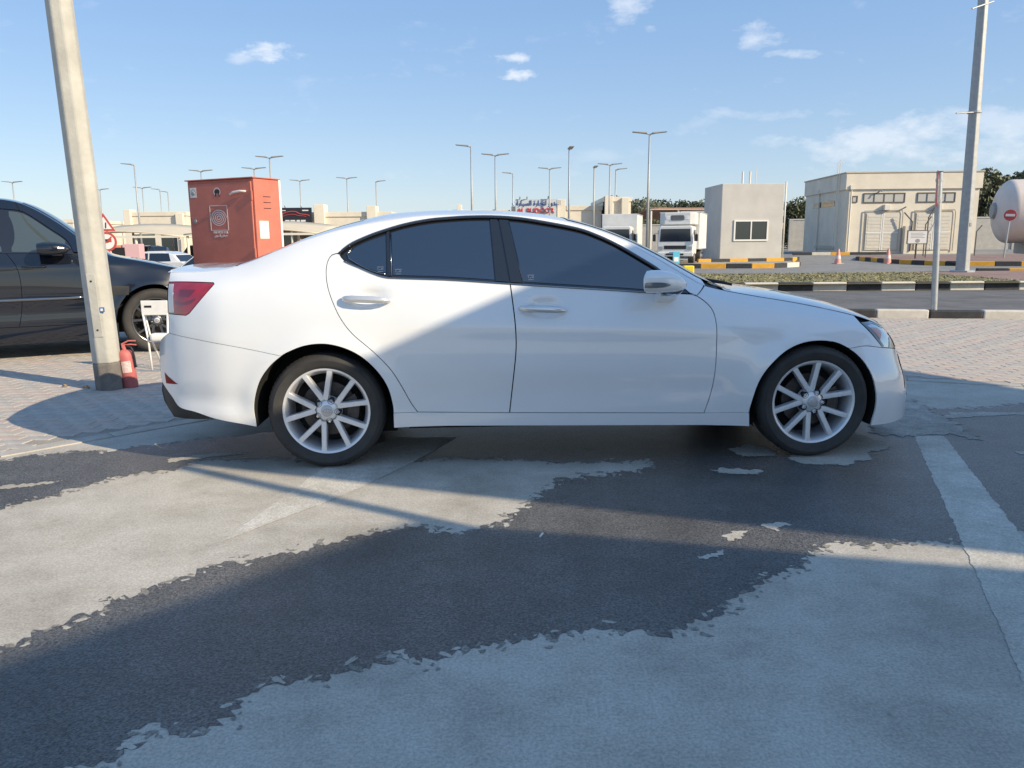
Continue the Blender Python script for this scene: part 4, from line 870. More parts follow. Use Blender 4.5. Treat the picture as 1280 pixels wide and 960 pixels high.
# ---------------------------------------------------------------- lorries
LW = mat('lorry white', (.74, .73, .70), .45, coat=.4, var=.05, vscale=3); LBOX = mat('insulated box white', (.66, .66, .63), .55, var=.07, vscale=2); LBLUE = mat('lorry blue', (.10, .28, .50), .5)
def lorry(label, x, y, rz, fridge=True, z=0., group='parked lorries beyond the road', stripe=None):
    t = thing('box_lorry', label, 'truck', (x, y, z), rz, group)          # front faces -y
    c = MB(); c.prism_xz([(-.84, .55), (.84, .55), (.86, 1.25), (.80, 2.08), (.70, 2.16), (-.70, 2.16), (-.80, 2.08), (-.86, 1.25)], 0, 1.55)
    me_cab = c.build('cab', LW, t, bevel=.06, seg=3)
    w = MB(); w.add([(-.73, -.012, 1.28), (.73, -.012, 1.28), (.69, -.012, 1.98), (-.69, -.012, 1.98)], [(0, 1, 2, 3)]); w.build('windscreen', FARGLASS, me_cab, recalc=False)
    for s in (-1, 1):
        w = MB(); w.box(min(s*.855, s*.872), max(s*.855, s*.872), .25, 1.0, 1.30, 1.92); w.build('side_window', FARGLASS, me_cab)
        w = MB(); w.box(min(s*.56, s*.80), max(s*.56, s*.80), -.03, .05, .80, 1.02); w.build('headlight', LAMPSIL, me_cab, bevel=.02)
        w = MB(); w.box(min(s*.92, s*1.06), max(s*.92, s*1.06), -.10, -.02, 1.30, 1.68); w.build('mirror', BLACK, me_cab, bevel=.02)
        w = MB(); w.tube([(s*.82, .05, 1.75), (s*.98, -.05, 1.72), (s*.98, -.05, 1.28)], .015, 6); w.build('mirror_arm', BLACK, me_cab)
        for ay, iw in ((.75, .0), (3.9, 0.)):
            w = MB(); w.lathe([(0, s*.84), (.22, s*.85), (.37, s*.83), (.38, s*.78), (.38, s*.58), (0, s*.58)], 20, axis='x', c=(0, ay, .38)); wh = w.build('wheel', TYRE, t, sharp=40)
            w = MB(); w.lathe([(0, s*.80), (.20, s*.855), (.21, s*.84)], 14, axis='x', c=(0, ay, .38)); w.build('rim', ALLOYD, wh)
    w = MB(); w.box(-.52, .52, -.025, .05, .86, 1.06); gr = w.build('grille', BLACK, me_cab, bevel=.015)
    w = MB(); w.box(-.86, .86, -.10, .12, .46, .68); bp_ = w.build('bumper', LW, me_cab, bevel=.03)
    w = MB(); w.box(-.42, .42, -.115, -.09, .53, .62); w.build('bumper_slot', BLACK, bp_)
    w = MB(); w.box(-.26, .26, -.125, -.112, .60, .70); w.build('number_plate', LBLUE if stripe else LW, bp_)
    w = MB(); w.box(-.42, .42, .2, 5.2, .55, .78); w.build('chassis', BLACK, t)
    w = MB(); w.box(-.98, .98, 1.62, 5.3, .82, 2.95); bx = w.build('cargo_box', LBOX, t, bevel=.03)
    for s in (-1, 1):
        for zz in (.82, 2.91):
            w = MB(); w.box(min(s*.97, s*1.0), max(s*.97, s*1.0), 1.61, 5.31, zz, zz+.05); w.build('box_rail', ALLOYD, bx)
    if fridge:
        w = MB(); w.prism([(-.88, 1.62), (-.84, .72), (-.6, .60), (.6, .60), (.84, .72), (.88, 1.62)], 2.22, 2.90); fr = w.build('cooling_unit', LBOX, t, bevel=.05, seg=3)
        w = MB(); w.box(-.30, .30, .575, .62, 2.46, 2.74); w.build('cooling_grille', BLACK, fr, bevel=.04)
        for k in range(4):
            w = MB(); w.box(-.27, .27, .567, .575, 2.50 + k*.06, 2.515 + k*.06); w.build('grille_bar', ALLOYD, fr)
        for s in (-1, 1):
            w = MB(); w.box(min(s*.36, s*.55), max(s*.36, s*.55), .585, .61, 2.5, 2.70); w.build('vent_panel', LW, fr, bevel=.02)
    return t
lorry('white cooling lorry parked nose out beside the plain kiosk', 7.85, 37.3, R(-19), stripe=1).scale = (1, 1, .85)
lorry('white box lorry with its bluish cab half hidden behind the saloon windscreen', 5.65, 42.0, R(-14), fridge=False).scale = (1, 1, .88)
lorry('white box lorry standing behind the cooling lorry', 11.3, 48.5, R(-18), fridge=False)
# ---------------------------------------------------------------- near street furniture
CONC = mat('weathered galvanised coating', (.45, .44, .395), .75, var=.13, vscale=5, bump=.25, bscale=30); CONCD = mat('dark painted foot', (.17, .155, .14), .8, var=.25, vscale=9, bump=.3)
GALV = mat('galvanised steel', (.42, .44, .45), .45, metal=.6, var=.12, vscale=12); GALVL = mat('pale galvanised mast', (.40, .41, .41), .55, metal=.3, var=.1, vscale=8)
WHITE = mat('white enamel', (.80, .79, .76), .45, var=.06, vscale=10); REDM = mat('fire red', (.55, .035, .03), .38, coat=.4, var=.10, vscale=8); BLUE_ = mat('blue sticker', (.05, .16, .40), .5); GREY_ = mat('grey plastic', (.30, .31, .31), .5)
CREAM = mat('cream render', (.70, .64, .53), .85, var=.08, vscale=.8, bump=.2, bscale=20); CREAM2 = mat('pale grey render', (.52, .505, .47), .85, var=.08, vscale=.9, bump=.2, bscale=18); CREAMD = mat('darker beige render', (.52, .47, .39), .85, var=.08, vscale=1.)  # the beige is a darker tone for copings, frames and trays
def octo(r): return [(r*math.cos(R(22.5+45*k)), r*math.sin(R(22.5+45*k))) for k in range(8)]
def mast(r0, r1, z0, z1):
    a, b = octo(r0), octo(r1); m = MB(); m.add([(x, y, z0) for x, y in a] + [(x, y, z1) for x, y in b], [tuple(range(8))[::-1], tuple(range(8, 16))] + [(i, (i+1) % 8, 8+(i+1) % 8, 8+i) for i in range(8)]); return m
# lamp post beside the black car
p = thing('lamp_post', 'weathered cream octagonal lamp post with a dark painted foot', 'lamp post', (-3.415, 6.42, 0), R(12))
p.rotation_euler = (R(.4), R(-1.3), R(12))
mast(.112, .080, .235, 8.2).build('mast', CONC, p, bevel=.012)
mast(.114, .1125, -.05, .237).build('foot', CONCD, p, bevel=.012)
d = MB(); d.box(-.035, .035, -.104, -.094, .46, .98); dr = d.build('service_door', CONC, p, bevel=.004, rot=(R(.4), 0, R(-4)))
for zz in (.52, .92):
    b = MB(); b.lathe([(0, -.108), (.008, -.108), (.009, -.10)], 8, c=(.0, 0, zz)); b.build('door_screw', STEEL, dr)
b = MB(); b.box(.040, .075, -.108, -.0985, .665, .705); b.build('sticker', BLUE_, p, rot=(0, 0, R(-6)))
b = MB(); b.box(.047, .066, -.1095, -.108, .675, .695); b.build('sticker_mark', WHITE, p, rot=(0, 0, R(-6)))
a_ = MB(); a_.tube([(0, 0, 8.1), (.3, 0, 8.35), (1.3, 0, 8.5)], .035, 8); a_.build('bracket', CONC, p); h_ = MB(); h_.box(1.1, 1.75, -.14, .14, 8.44, 8.56); h_.build('lantern', GREY_, p, bevel=.03)
# fire extinguisher leaning at its foot
e = thing('fire_extinguisher', 'faded red fire extinguisher standing against the foot of the lamp post', 'extinguisher', (-3.275, 6.49, .0), R(20)); e.scale = (.82, .82, .70); e.rotation_euler = (0, R(-4), R(20))
FRED = mat('faded extinguisher red', (.50, .14, .13), .6, var=.14, vscale=12)
c = MB(); c.lathe([(0, 0.005), (.068, .005), (.075, .015), (.075, .40), (.068, .44), (.045, .465), (.022, .475), (.022, .50), (0, .50)], 24, axis='z'); c.build('cylinder', FRED, e, smooth=True, sharp=40)
v = MB(); v.box(-.018, .018, -.018, .018, .50, .54); v.tube([(-.02, 0, .54), (.05, 0, .575), (.12, 0, .565)], .010, 6); v.tube([(-.02, 0, .525), (.06, 0, .53), (.12, 0, .515)], .009, 6); v.build('valve_lever', FRED, e)
ho = MB(); ho.tube(spl([(.02, -.01, .52), (.07, -.05, .50), (.085, -.05, .40), (.083, -.04, .25)], .03), .011, 7); ho.build('hose', BLACK, e, smooth=True)
lb = MB(); g = [[(.0762*math.cos(a), .0762*math.sin(a), z) for z in (.20, .34)] for a in np.linspace(R(-125), R(-55), 8)]; lb.grid(g); lb.build('label_plate', mat('label pink', (.62, .30, .28), .6, c2=(.72, .66, .60), vscale=60), e, smooth=True)
# white stand
s_ = thing('white_stand', 'white tubular stand with a flat top sheet in front of the black car wheel', 'stand', (-3.40, 7.32, 0), R(3)); s_.scale = (1, 1, .93)
pn = MB(); pn.box(-.12, .13, -.008, .008, .585, .735); pn.build('top_sheet', WHITE, s_, bevel=.006)
sl_ = MB(); sl_.box(-.085, -.02, -.012, -.0085, .665, .685); sl_.build('slot', BLACK, s_)
for xx in (-.11, .12):
    l = MB(); l.tube([(xx*.75+.02, -.02, 0), (xx*.8+.01, -.01, .33), (xx, 0, .60)], .010, 8); l.build('leg', WHITE, s_, smooth=True)
    l = MB(); l.tube([(xx*.75+.02, .24, 0), (xx*.9, .1, .35), (xx, .01, .70)], .010, 8); l.build('leg', WHITE, s_, smooth=True)
tr = MB(); tr.box(-.055, .12, -.05, .06, .315, .40); tr.build('tray', WHITE, s_, bevel=.03, seg=3)
br = MB(); br.tube([(-.30, -.03, .012), (.14, -.03, .012)], .010, 6); br.build('foot_bar', GALV, s_)
# red hose reel cabinet on posts
CAB = mat('cabinet red', (.54, .165, .115), .6, var=.09, vscale=6, bump=.08, bscale=25); CABO = mat('decal white', (.76, .70, .66), .6)
cb = thing('hose_cabinet', 'tall red fire hose cabinet with a white spiral emblem on its door', 'cabinet', (-3.36, 9.15, 0), R(-27)); cb.scale = (1.32, .95, 1)
x0, x1, y0, y1, z0, z1 = -.40, .40, 0, .42, .93, 1.93
bx = MB(); bx.box(x0, x1, y0, y1, z0, z1); body_c = bx.build('case', CAB, cb, bevel=.008)
dr = MB(); dr.box(x0+.02, x1-.02, -.022, -.002, z0+.03, z1-.035); door = dr.build('door', CAB, cb, bevel=.006)
tp = MB(); tp.box(x0-.012, x1+.012, -.03, y1+.01, z1+.001, z1+.014); tp.build('rain_cap', CAB, cb, bevel=.004)
kn = MB(); kn.box(.02, .09, .12, .19, z1+.014, z1+.03); kn.build('lifting_lug', CAB, cb)
for zz in (1.10, 1.74):
    hg = MB(); hg.tube([(x1-.012, -.028, zz-.05), (x1-.012, -.028, zz+.05)], .011, 8); hg.build('hinge', CAB, door)
cx, cz = -.02, 1.50
fr = MB()
for (a, b, c, d) in ((-.105, .105, .137, .143), (-.105, .105, -.143, -.137), (-.108, -.102, -.143, .143), (.102, .108, -.143, .143)): fr.box(cx+a, cx+b, -.0245, -.0225, cz+c, cz+d)
fr.build('emblem_frame', CABO, door)
for k, rr_ in enumerate((.092, .070, .048, .026)):
    sp_ = MB(); pts = [[((rr_ + q - .011*t/6.283)*math.cos(t) + cx, -.0245, (rr_ + q - .011*t/6.283)*math.sin(t) + cz) for q in (-.0042, .0042)] for t in np.linspace(0, 6.283, 40)]; sp_.grid(pts); sp_.build('spiral_coil', CABO, door, recalc=False)
text('lettering', 'FIRE HOSE REEL', .036, CABO, door, (cx+.01, -.0245, cz-.168), sx=.72); text('lettering', 'ﻖﻳﺮﺤﻟﺍ ﻡﻮﻃﺮﺧ', .036, CABO, door, (cx+.01, -.0245, cz-.203), sx=.8)
st = MB(); g = [[((.038+q)*math.cos(t) - .02, -.0245, (.038+q)*math.sin(t)*1.15 + 1.795) for q in (-.004, .004)] for t in np.linspace(R(-45), R(225), 24)]; st.grid(g); stk = st.build('sticker', CABO, door, recalc=False)
st = MB(); st.add([(-.02 + .032*math.cos(t), -.0243, 1.80 + .022*math.sin(t)) for t in np.linspace(0, 6.28, 20)[:-1]], [tuple(range(19))]); st.box(-.047, -.036, -.0246, -.0235, 1.742, 1.785); st.box(-.004, .007, -.0246, -.0235, 1.742, 1.785); st.build('sticker_core', BLACK, door, recalc=False)
for zz, hh in ((1.80, .06), (1.48, .045)):
    st = MB(); st.box(-.355, -.275, -.0242, -.0232, zz-hh, zz+hh*.9); st.build('lock_plate', CABO if zz > 1.6 else CAB, door, bevel=.001)
    st = MB(); g = [[(-.315 + (.022+q)*math.cos(t), -.026, zz + (.03+q)*math.sin(t)) for q in (0, .006)] for t in np.linspace(0, 6.283, 20)]; st.grid(g); st.lathe([(0, -.030), (.016, -.030), (.018, -.024)], 14, c=(-.315, 0, zz-.01)); st.build('lock', GREY_, door, recalc=False)
hd = MB(); hd.tube([(.15, -.055, 1.755), (.19, -.05, 1.78), (.27, -.045, 1.79), (.33, -.04, 1.785)], [.010, .014, .014, .012], 8); hd.build('door_handle', CABO, door, smooth=True)
for k in range(3):
    vt = MB(); vt.box(x1+.0, x1+.004, .14, .26, 1.60 + k*.065, 1.606 + k*.065); vt.build('vent_slot', BLACK, cb)
nt_ = MB(); nt_.box(x1, x1+.003, .05, .20, 1.26, 1.46); nt_.build('notice', CABO, cb)
bo = MB(); bo.box(x1-.01, x1+.008, y1-.02, y1+.012, z0, z1); bo.build('rear_flange', CABO, cb)
for xx in (-.34, .34):
    l = MB(); l.box(xx-.03, xx+.03, .17, .23, 0, z0); l.build('post', CAB, cb)
sk = MB(); sk.tube([(-.06, -.16, .0), (-.06, -.16, .99)], .014, 6); tag(sk.build('marker_stake', mat('bare timber', (.62, .50, .32), .8), None, loc=(-3.33, 9.1, 0)), 'thin pale timber stake standing before the red cabinet', 'stake')
# warning sign seen nearly edge on, on the near kerb
SIGNR = mat('sign red', (.46, .07, .06), .5); SIGNW = mat('sign white', (.74, .73, .70), .45)
sg = thing('road_sign', 'triangular road sign seen nearly edge on, on a grey post in the kerb', 'sign', (6.47, 11.75, .0), 0); sg.rotation_euler = (0, R(-2.6), 0)
ps = MB(); ps.tube([(0, 0, 0), (-.01, 0, 2.16)], .045, 14); ps.build('post', GALV, sg, smooth=True, sharp=60)
pc = MB(); pc.tube([(-.01, 0, 2.161), (-.01, 0, 2.175)], .046, 14); pc.build('post_cap', BLACK, sg)
tri = [(-.30, 0), (.30, 0), (.0, .52)]
pl = MB(); pl.prism_xz(tri, -.006, .006); plate = pl.build('plate', SIGNR, sg, loc=(-.075, -.065, 1.67), rot=(0, 0, R(63)))
pl = MB(); pl.prism_xz([(-.235, .04), (.235, .04), (0, .455)], -.0095, -.0065); pl.build('plate_field', SIGNW, plate)
pl = MB(); pl.box(-.02, .02, -.0125, -.0097, .10, .30); pl.build('plate_mark', BLACK, plate)
for zz in (1.75, 2.05):
    b = MB(); b.lathe([(.046, -.02), (.052, -.02), (.052, .02), (.046, .02)], 14, axis='z', c=(-.01, 0, zz)); b.build('clamp', GALV, sg)
# tall mast on the median
q = thing('street_mast', 'tall grey octagonal mast planted in the median lawn', 'lamp post', (13.62, 23.4, .17), R(10)); q.rotation_euler = (0, R(-1.5), R(14))
mast(.20, .115, 0, 12).build('mast', GALVL, q, bevel=.015)
for zz, a0 in ((7.45, .15), (4.55, -.05)):
    b = MB(); b.tube([(-.55, -.2, zz-.12), (.24, -.12, zz+.12)] if zz > 6 else [(-.75, -.12, zz), (.0, -.10, zz+.04)], .022, 6); b.build('bracket_bar', GALV, q)
b = MB(); b.lathe([(.165, -.03), (.19, -.03), (.19, .03), (.165, .03)], 16, axis='z', c=(0, 0, 4.6)); b.build('strap', GALV, q)
b = MB(); b.box(-.03, .03, -.19, -.16, 1.35, 1.45); b.build('earth_box', GREY_, q)
b = MB(); b.prism(octo(.36), -.02, .05); b.build('base_plate', GALV, q)
b = MB(); b.box(-.10, .10, -.35, .35, 12, 12.1); b.build('lantern', GREY_, q)

# ---------------------------------------------------------------- car park lights
LH = mat('lantern grey', (.30, .31, .31), .5)
def light(x, y, kind, h=9., tilt=0.):
    lab = {'d': 'tall slim car park light with twin lanterns', 'l': 'tall slim car park light with one lantern on a side arm', 'r': 'tall slim car park light with one lantern on a side arm', 'f': 'tall slim car park light with one lantern pointing at the car park'}[kind]
    t = thing('car_park_light', lab, 'lamp post', (x, y, -.62 if x < 2 else 0), 0, {'d': 'twin car park lights', 'l': 'single car park lights', 'r': 'single car park lights', 'f': 'forward facing car park lights'}[kind])
    h = h + (.62 if x < 2 else 0)
    m = MB(); m.tube([(0, 0, 0), (0, 0, h)], [.12, .065], 10); m.build('mast', GALVL, t, smooth=True)
    for s in {'d': (-1, 1), 'l': (-1,), 'r': (1,), 'f': (0,)}[kind]:
        dx, dy = (s, 0) if s else (.12, -1)
        a = MB(); a.tube([(0, 0, h-.05), (dx*.35, dy*.35, h+.02)], .05, 8); a.build('arm', GALVL, t)
        l = MB(); l.add([(dx*.2 - dy*.2*w, dy*.2 + dx*.2*w, h + z_) for w, z_ in ((-1, -.02), (1, -.02), (1, .10), (-1, .10))] + [(dx*1.3 - dy*.2*w, dy*1.3 + dx*.2*w, h + .12 + z_) for w, z_ in ((-1, -.02), (1, -.02), (1, .05), (-1, .05))],
                        [(0, 1, 2, 3), (4, 7, 6, 5), (0, 4, 5, 1), (1, 5, 6, 2), (2, 6, 7, 3), (3, 7, 4, 0)]); l.build('lantern', LH, t, bevel=.03)
    return t
for x, y, k in ((-64.1, 102, 'd'), (-60.6, 116.8, 'd'), (-38.1, 80.6, 'l'), (-53.1, 114.1, 'd'), (-52.2, 117.8, 'l'), (-53.5, 123.4, 'l'), (-34.4, 88.3, 'd'), (-27.7, 85.9, 'd'), (-22.6, 74.8, 'd'), (-31.6, 106.9, 'l'), (-27.4, 103.1, 'd'), (-20.6, 99.8, 'd'), (-17.9, 105.4, 'r'),
                (-3.3, 67.3, 'l'), (-1.4, 74.3, 'd'), (.3, 94.5, 'l'), (4.4, 88.7, 'd'), (5.2, 70.2, 'f'), (9.3, 88.1, 'f'), (10.6, 84.5, 'd'), (12.0, 90.3, 'r'), (10.5, 60.2, 'd')): light(x, y, k)
# ---------------------------------------------------------------- plain kiosk
DARKGL = mat('dark window glass', (.03, .04, .04), .08, spec=.8); FRAMEW = mat('white window frame', (.75, .74, .70), .5); FRAMED = mat('dark bronze frame', (.10, .09, .08), .5); DOORW = mat('cream steel door', (.62, .58, .50), .6, var=.05, vscale=3); PIPE = mat('pale pipe', (.70, .66, .58), .6)
k = thing('plain_kiosk', 'plain pale grey flat roofed kiosk with one sliding window', 'building', (11.95, 44.6, 0), R(1.5)); k.scale = (.95, 1, 1)
b = MB(); b.box(0, 3.75, 0, 3.6, 0, 4.25); kw = b.build('wall', CREAM2, k, bevel=.03)
wf = thing('x', None, None); bpy.data.objects.remove(wf)
def window(parent, x0, x1, z0, z1, y, n, frame, glass, fw=.06, out=.05):
    f = MB(); f.box(x0-fw, x1+fw, y-out, y, z0-fw, z0); f.box(x0-fw, x1+fw, y-out, y, z1, z1+fw); f.box(x0-fw, x0, y-out, y, z0, z1); f.box(x1, x1+fw, y-out, y, z0, z1)
    for i in range(1, n):
        xm = x0 + (x1-x0)*i/n; f.box(xm-fw*.4, xm+fw*.4, y-out, y, z0, z1)
    fo = f.build('window', frame, parent, recalc=False)
    for i in range(n):
        xa, xb = x0 + (x1-x0)*i/n, x0 + (x1-x0)*(i+1)/n
        g = MB(); g.box(xa+.01, xb-.01, y-.025, y-.012, z0, z1); g.build('pane', glass, fo)
    return fo
window(k, .88, 2.78, 1.15, 2.15, -.001, 2, FRAMEW, DARKGL, .09, .06)
b = MB(); b.tube([(3.85, .05, .1), (3.85, .05, 4.35)], .05, 8); b.build('drain_pipe', PIPE, k, smooth=True)
for xx, hh in ((1.60, .75), (2.05, .75), (2.42, .95)):
    b = MB(); b.tube([(xx, 1.2, 4.25), (xx, 1.2, 4.25+hh)], .06 if hh < .9 else .02, 8); b.build('roof_pipe', PIPE, k)
b = MB(); b.lathe([(.10, -.1), (.16, -.06), (.16, .0), (.10, .02)], 12, axis='x', c=(3.95, .4, 2.6)); b.lathe([(.10, -.1), (.16, -.06), (.16, .0), (.10, .02)], 12, axis='x', c=(3.95, .4, 1.9)); b.build('wall_fan', PIPE, k)
kerb('yellow and black kerb tight round the plain kiosk', [(9.3, 38.6), (14.2, 39.6), (15.4, 41.5)], 1.0, [KY, KB], phase=.3, w=.2, h=.22)
kerb('yellow and black kerb along the service road by the lorries', [(3.0, 32.9), (10.6, 31.6), (12.4, 33.2), (13.4, 36.0)], 1.02, [KB, KW, KB, KY, KB, KY, KB, KY], phase=.2, w=.2, h=.2)
flat('kiosk_forecourt', [(2, 33.2), (10.6, 31.9), (12.3, 33.4), (13.2, 36.2), (14.2, 39.4), (16.2, 44), (16.2, 60), (2, 60)], .06, ground_mat('forecourt concrete', (.36, .33, .28), (.46, .42, .36), .8, .2))
# small blue banner and yellow block near the lorries
bn = thing('banner_stand', 'small pale blue banner stand before the cooling lorry', 'banner', (7.35, 34.6, 0), 0)
b = MB(); b.box(-.15, .15, -.02, .02, .03, .66); b.build('banner', mat('pale blue print', (.12, .50, .66), .5), bn, bevel=.01)
b = MB(); b.box(-.10, .10, -.024, -.021, .22, .42); b.build('banner_panel', WHITE, bn); b = MB(); b.box(-.16, .16, -.12, .12, 0, .03); b.build('foot', GREY_, bn)
b = MB(); b.box(-.17, .17, -.12, .12, 0, .30); tag(b.build('marker_block', mat('bright yellow paint', (.80, .62, .03), .6), None, bevel=.04, loc=(5.5, 24.1, .10)), 'bright yellow marker block at the end of the lawn', 'block')
# ---------------------------------------------------------------- substation building
sb = thing('substation_building', 'cream flat roofed building with two double steel doors and high strip windows', 'building', (24.25, 57.0, 0), R(-3)); sb.scale = (.88, 1, 1)
H = 5.75
b = MB(); b.box(0, 10.6, 0, 9, 0, H-1.15); b.build('wall', CREAM, sb)
b = MB(); b.box(-.14, 10.74, -.14, 9.1, H-1.15, H); pr = b.build('parapet', CREAM, sb, bevel=.03)
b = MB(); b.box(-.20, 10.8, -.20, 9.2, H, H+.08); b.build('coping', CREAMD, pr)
for x0, x1 in ((1.75, 4.35), (5.75, 8.55)):
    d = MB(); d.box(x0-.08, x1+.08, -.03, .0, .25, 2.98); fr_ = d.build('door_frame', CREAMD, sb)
    for xa, xb in ((x0, (x0+x1)/2-.02), ((x0+x1)/2+.02, x1)):
        d = MB(); d.box(xa, xb, -.07, -.03, .3, 2.9); lf = d.build('door_leaf', DOORW, sb, bevel=.01)
        for kk in range(10):
            l = MB(); l.box(xa+.12, xb-.12, -.085, -.07, .42 + kk*.245, .56 + kk*.245); l.build('louvre', DOORW, lf)
        l = MB(); l.box(xa, xb, -.095, -.07, 1.50, 1.60); l.build('mid_rail', FRAMEW, lf)
        l = MB(); l.box(xb-.10 if xa == x0 else xa, xb if xa == x0 else xa+.10, -.09, -.07, .3, 2.9); l.build('stile', FRAMEW, lf)
    d = MB(); d.tube([(x0-.2, -.09, .2), (x0-.2, -.09, 3.08), (x1+.2, -.09, 3.12), (x1+.28, -.09, 2.9), (x1+.28, -.09, .2)], .035, 6); d.build('conduit', GREY_, sb)
for x0, x1, n in ((1.45, 4.65, 4), (5.75, 8.65, 4)): window(sb, x0, x1, 3.72, 4.28, -.001, n, FRAMED, mat('pale strip glass', (.48, .47, .43), .35), .07, .06)
window(sb, .52, .86, 3.75, 4.1, -.001, 1, FRAMED, bpy.data.materials['pale strip glass'], .06, .06)
for xx in (3.0, 7.1):
    d = MB(); d.box(xx, xx+.50, -.34, -.0, 3.12, 3.52); d.build('wall_box', PIPE, sb, bevel=.03)
d = MB(); d.tube([(2.5, -.02, 4.35), (2.55, -.30, 4.5), (2.7, -.42, 4.45)], .06, 6); d.build('wall_lamp', GREY_, sb); d = MB(); d.tube([(4.55, -.02, 3.2), (4.75, -.3, 3.35)], .05, 6); d.build('wall_lamp', GREY_, sb)
for (xx, yy) in ((.35, -.12), (-.12, 5.5)):
    d = MB(); d.tube([(xx, yy, .2), (xx, yy, H-1.0)], .07, 8); d.build('drain_pipe', PIPE, sb); d = MB(); d.box(xx-.13, xx+.13, yy-.13, yy+.1, H-1.15, H-.85); d.build('rain_head', PIPE, sb)
# ladder and slit window on the shaded end wall
for yy in (1.0, 1.45):
    d = MB(); d.tube([(-.22, yy, .4), (-.22, yy, H+.8)] + ([(-.05, yy, H+1.05), (.2, yy, H+.8)] if yy > 1.2 else []), .028, 6); d.build('ladder_rail', PIPE, sb)
for kk in range(16):
    d = MB(); d.tube([(-.22, 1.0, .6+kk*.33), (-.22, 1.45, .6+kk*.33)], .018, 5); d.build('ladder_rung', PIPE, sb)
d = MB(); d.box(-.03, .02, 2.2, 7.0, 3.55, 3.95); d.build('end_window', DARKGL, sb); d = MB(); d.box(-.09, -.02, 1.8, 6.0, .35, .60); d.build('cable_tray', CREAMD, sb)
for xa, xb, zz in ((4.7, 5.5, 0),):
    d = MB(); d.box(xa, xa+.5, -.5, -.1, 0, 2.0); d.build('meter_cupboard', CREAM, sb, bevel=.02); d = MB(); d.tube([(4.55, -.45, 2.95), (5.2, -.55, 2.3), (5.2, -.55, .2)], .05, 6); d.build('stay_pipe', FRAMED, sb)
kerb('yellow and black kerb at the foot of the cream building', [(20.0, 55.2), (26.5, 54.6)], 1.3, [KB, KW, KY, KB], w=.2, h=.2)
# red paved island with its own signs
flat('paved_island', [(17.9, 35.9), (18.6, 32.6), (22, 31.6), (40, 30), (44, 46), (21, 47), (18.6, 42)], .14, PAVER_)
kerb('yellow and black kerb round the red paved island', [(18.6, 42), (17.8, 36.0), (18.0, 33.6), (18.9, 32.4), (21.6, 31.6), (40, 29.8)], .95, [KB, KY], phase=.3, w=.2, h=.2)
kerb('short yellow and black kerb behind the tall mast', [(15.45, 25.7), (22, 24.2)], .95, [KB, KY, KB, KW], w=.18, h=.18)
CONEM = mat('cone orange', (.68, .32, .25), .6); CONEW = mat('cone band', (.74, .62, .58), .6)
for lab, x, y in (('faded orange traffic cone standing alone on the service road', 15.35, 36.5), ('faded orange traffic cone at the tip of the red paved island', 17.55, 36.2)):
    t = thing('traffic_cone', lab, 'cone', (x, y, .004), .3, 'traffic cones'); t.scale = (.8, .8, .86)
    c = MB(); c.lathe([(.20, .03), (.06, .78), (.05, .80), (0, .80)], 16, axis='z'); c.build('cone', CONEM, t, smooth=True, sharp=50)
    c = MB(); c.lathe([(.157, .28), (.121, .46)], 16, axis='z'); c.build('band', CONEW, t, smooth=True); c = MB(); c.box(-.24, .24, -.24, .24, 0, .035); c.build('foot', CONEM, t, bevel=.01)
nb = thing('notice_board', 'white framed notice board on one post in the red paved island', 'sign', (20.5, 39.4, .14), R(-6)); nb.scale = (.92, 1, .80)
b = MB(); b.tube([(0, .05, 0), (0, .05, 1.2)], .05, 8); b.build('post', FRAMED, nb); b = MB(); b.box(-.5, .5, -.03, .03, .95, 1.72); bd = b.build('board', SIGNW, nb)
for (a, c, d, e) in ((-.54, .54, .91, .95), (-.54, .54, 1.72, 1.76), (-.54, -.5, .95, 1.72), (.5, .54, .95, 1.72)):
    f = MB(); f.box(a, c, -.04, .04, d, e); f.build('board_frame', FRAMED, bd)
for kk in range(4):
    f = MB(); f.box(-.36, .38-.1*(kk % 2), -.036, -.031, 1.30+kk*.09, 1.325+kk*.09); f.build('print_line', GREY_, bd)
f = MB(); f.lathe([(0, -.037), (.12, -.037), (.12, -.031)], 14, c=(.02, 0, 1.11)); f.build('print_emblem', GREY_, bd)
ne = thing('no_entry_sign', 'round red no entry sign on a striped post beside the tank', 'sign', (25.1, 39.6, .14), R(-40)); ne.rotation_euler = (0, R(2.2), R(-28))
b = MB(); b.tube([(0, .04, 0), (0, .04, 1.95)], .045, 8); b.build('post', GALV, ne); b = MB(); b.lathe([(0, -.02), (.27, -.02), (.28, 0), (0, 0)], 24, c=(0, 0, 2.12)); ds = b.build('disc', SIGNR, ne)
b = MB(); b.box(-.20, .20, -.028, -.0205, 2.06, 2.18); b.build('bar', SIGNW, ds)
for kk, (xx, yy, hh) in enumerate(((22.1, 41.5, 2.6), (23.3, 44, 2.2), (26.5, 44.5, 1.7))):
    t = thing('fence_post', 'bent dark fence post on the red paved island', 'post', (xx, yy, .14), 0, 'leftover fence posts'); b = MB(); b.tube([(0, 0, 0), (0, 0, hh*.8), (.28, 0, hh)], .035, 6); b.build('upright', FRAMED, t)
    if kk < 2: b = MB(); b.tube([(0, 0, hh*.45), (.5, .2, hh*.75)], .025, 5); b.build('stay', GALV, t)
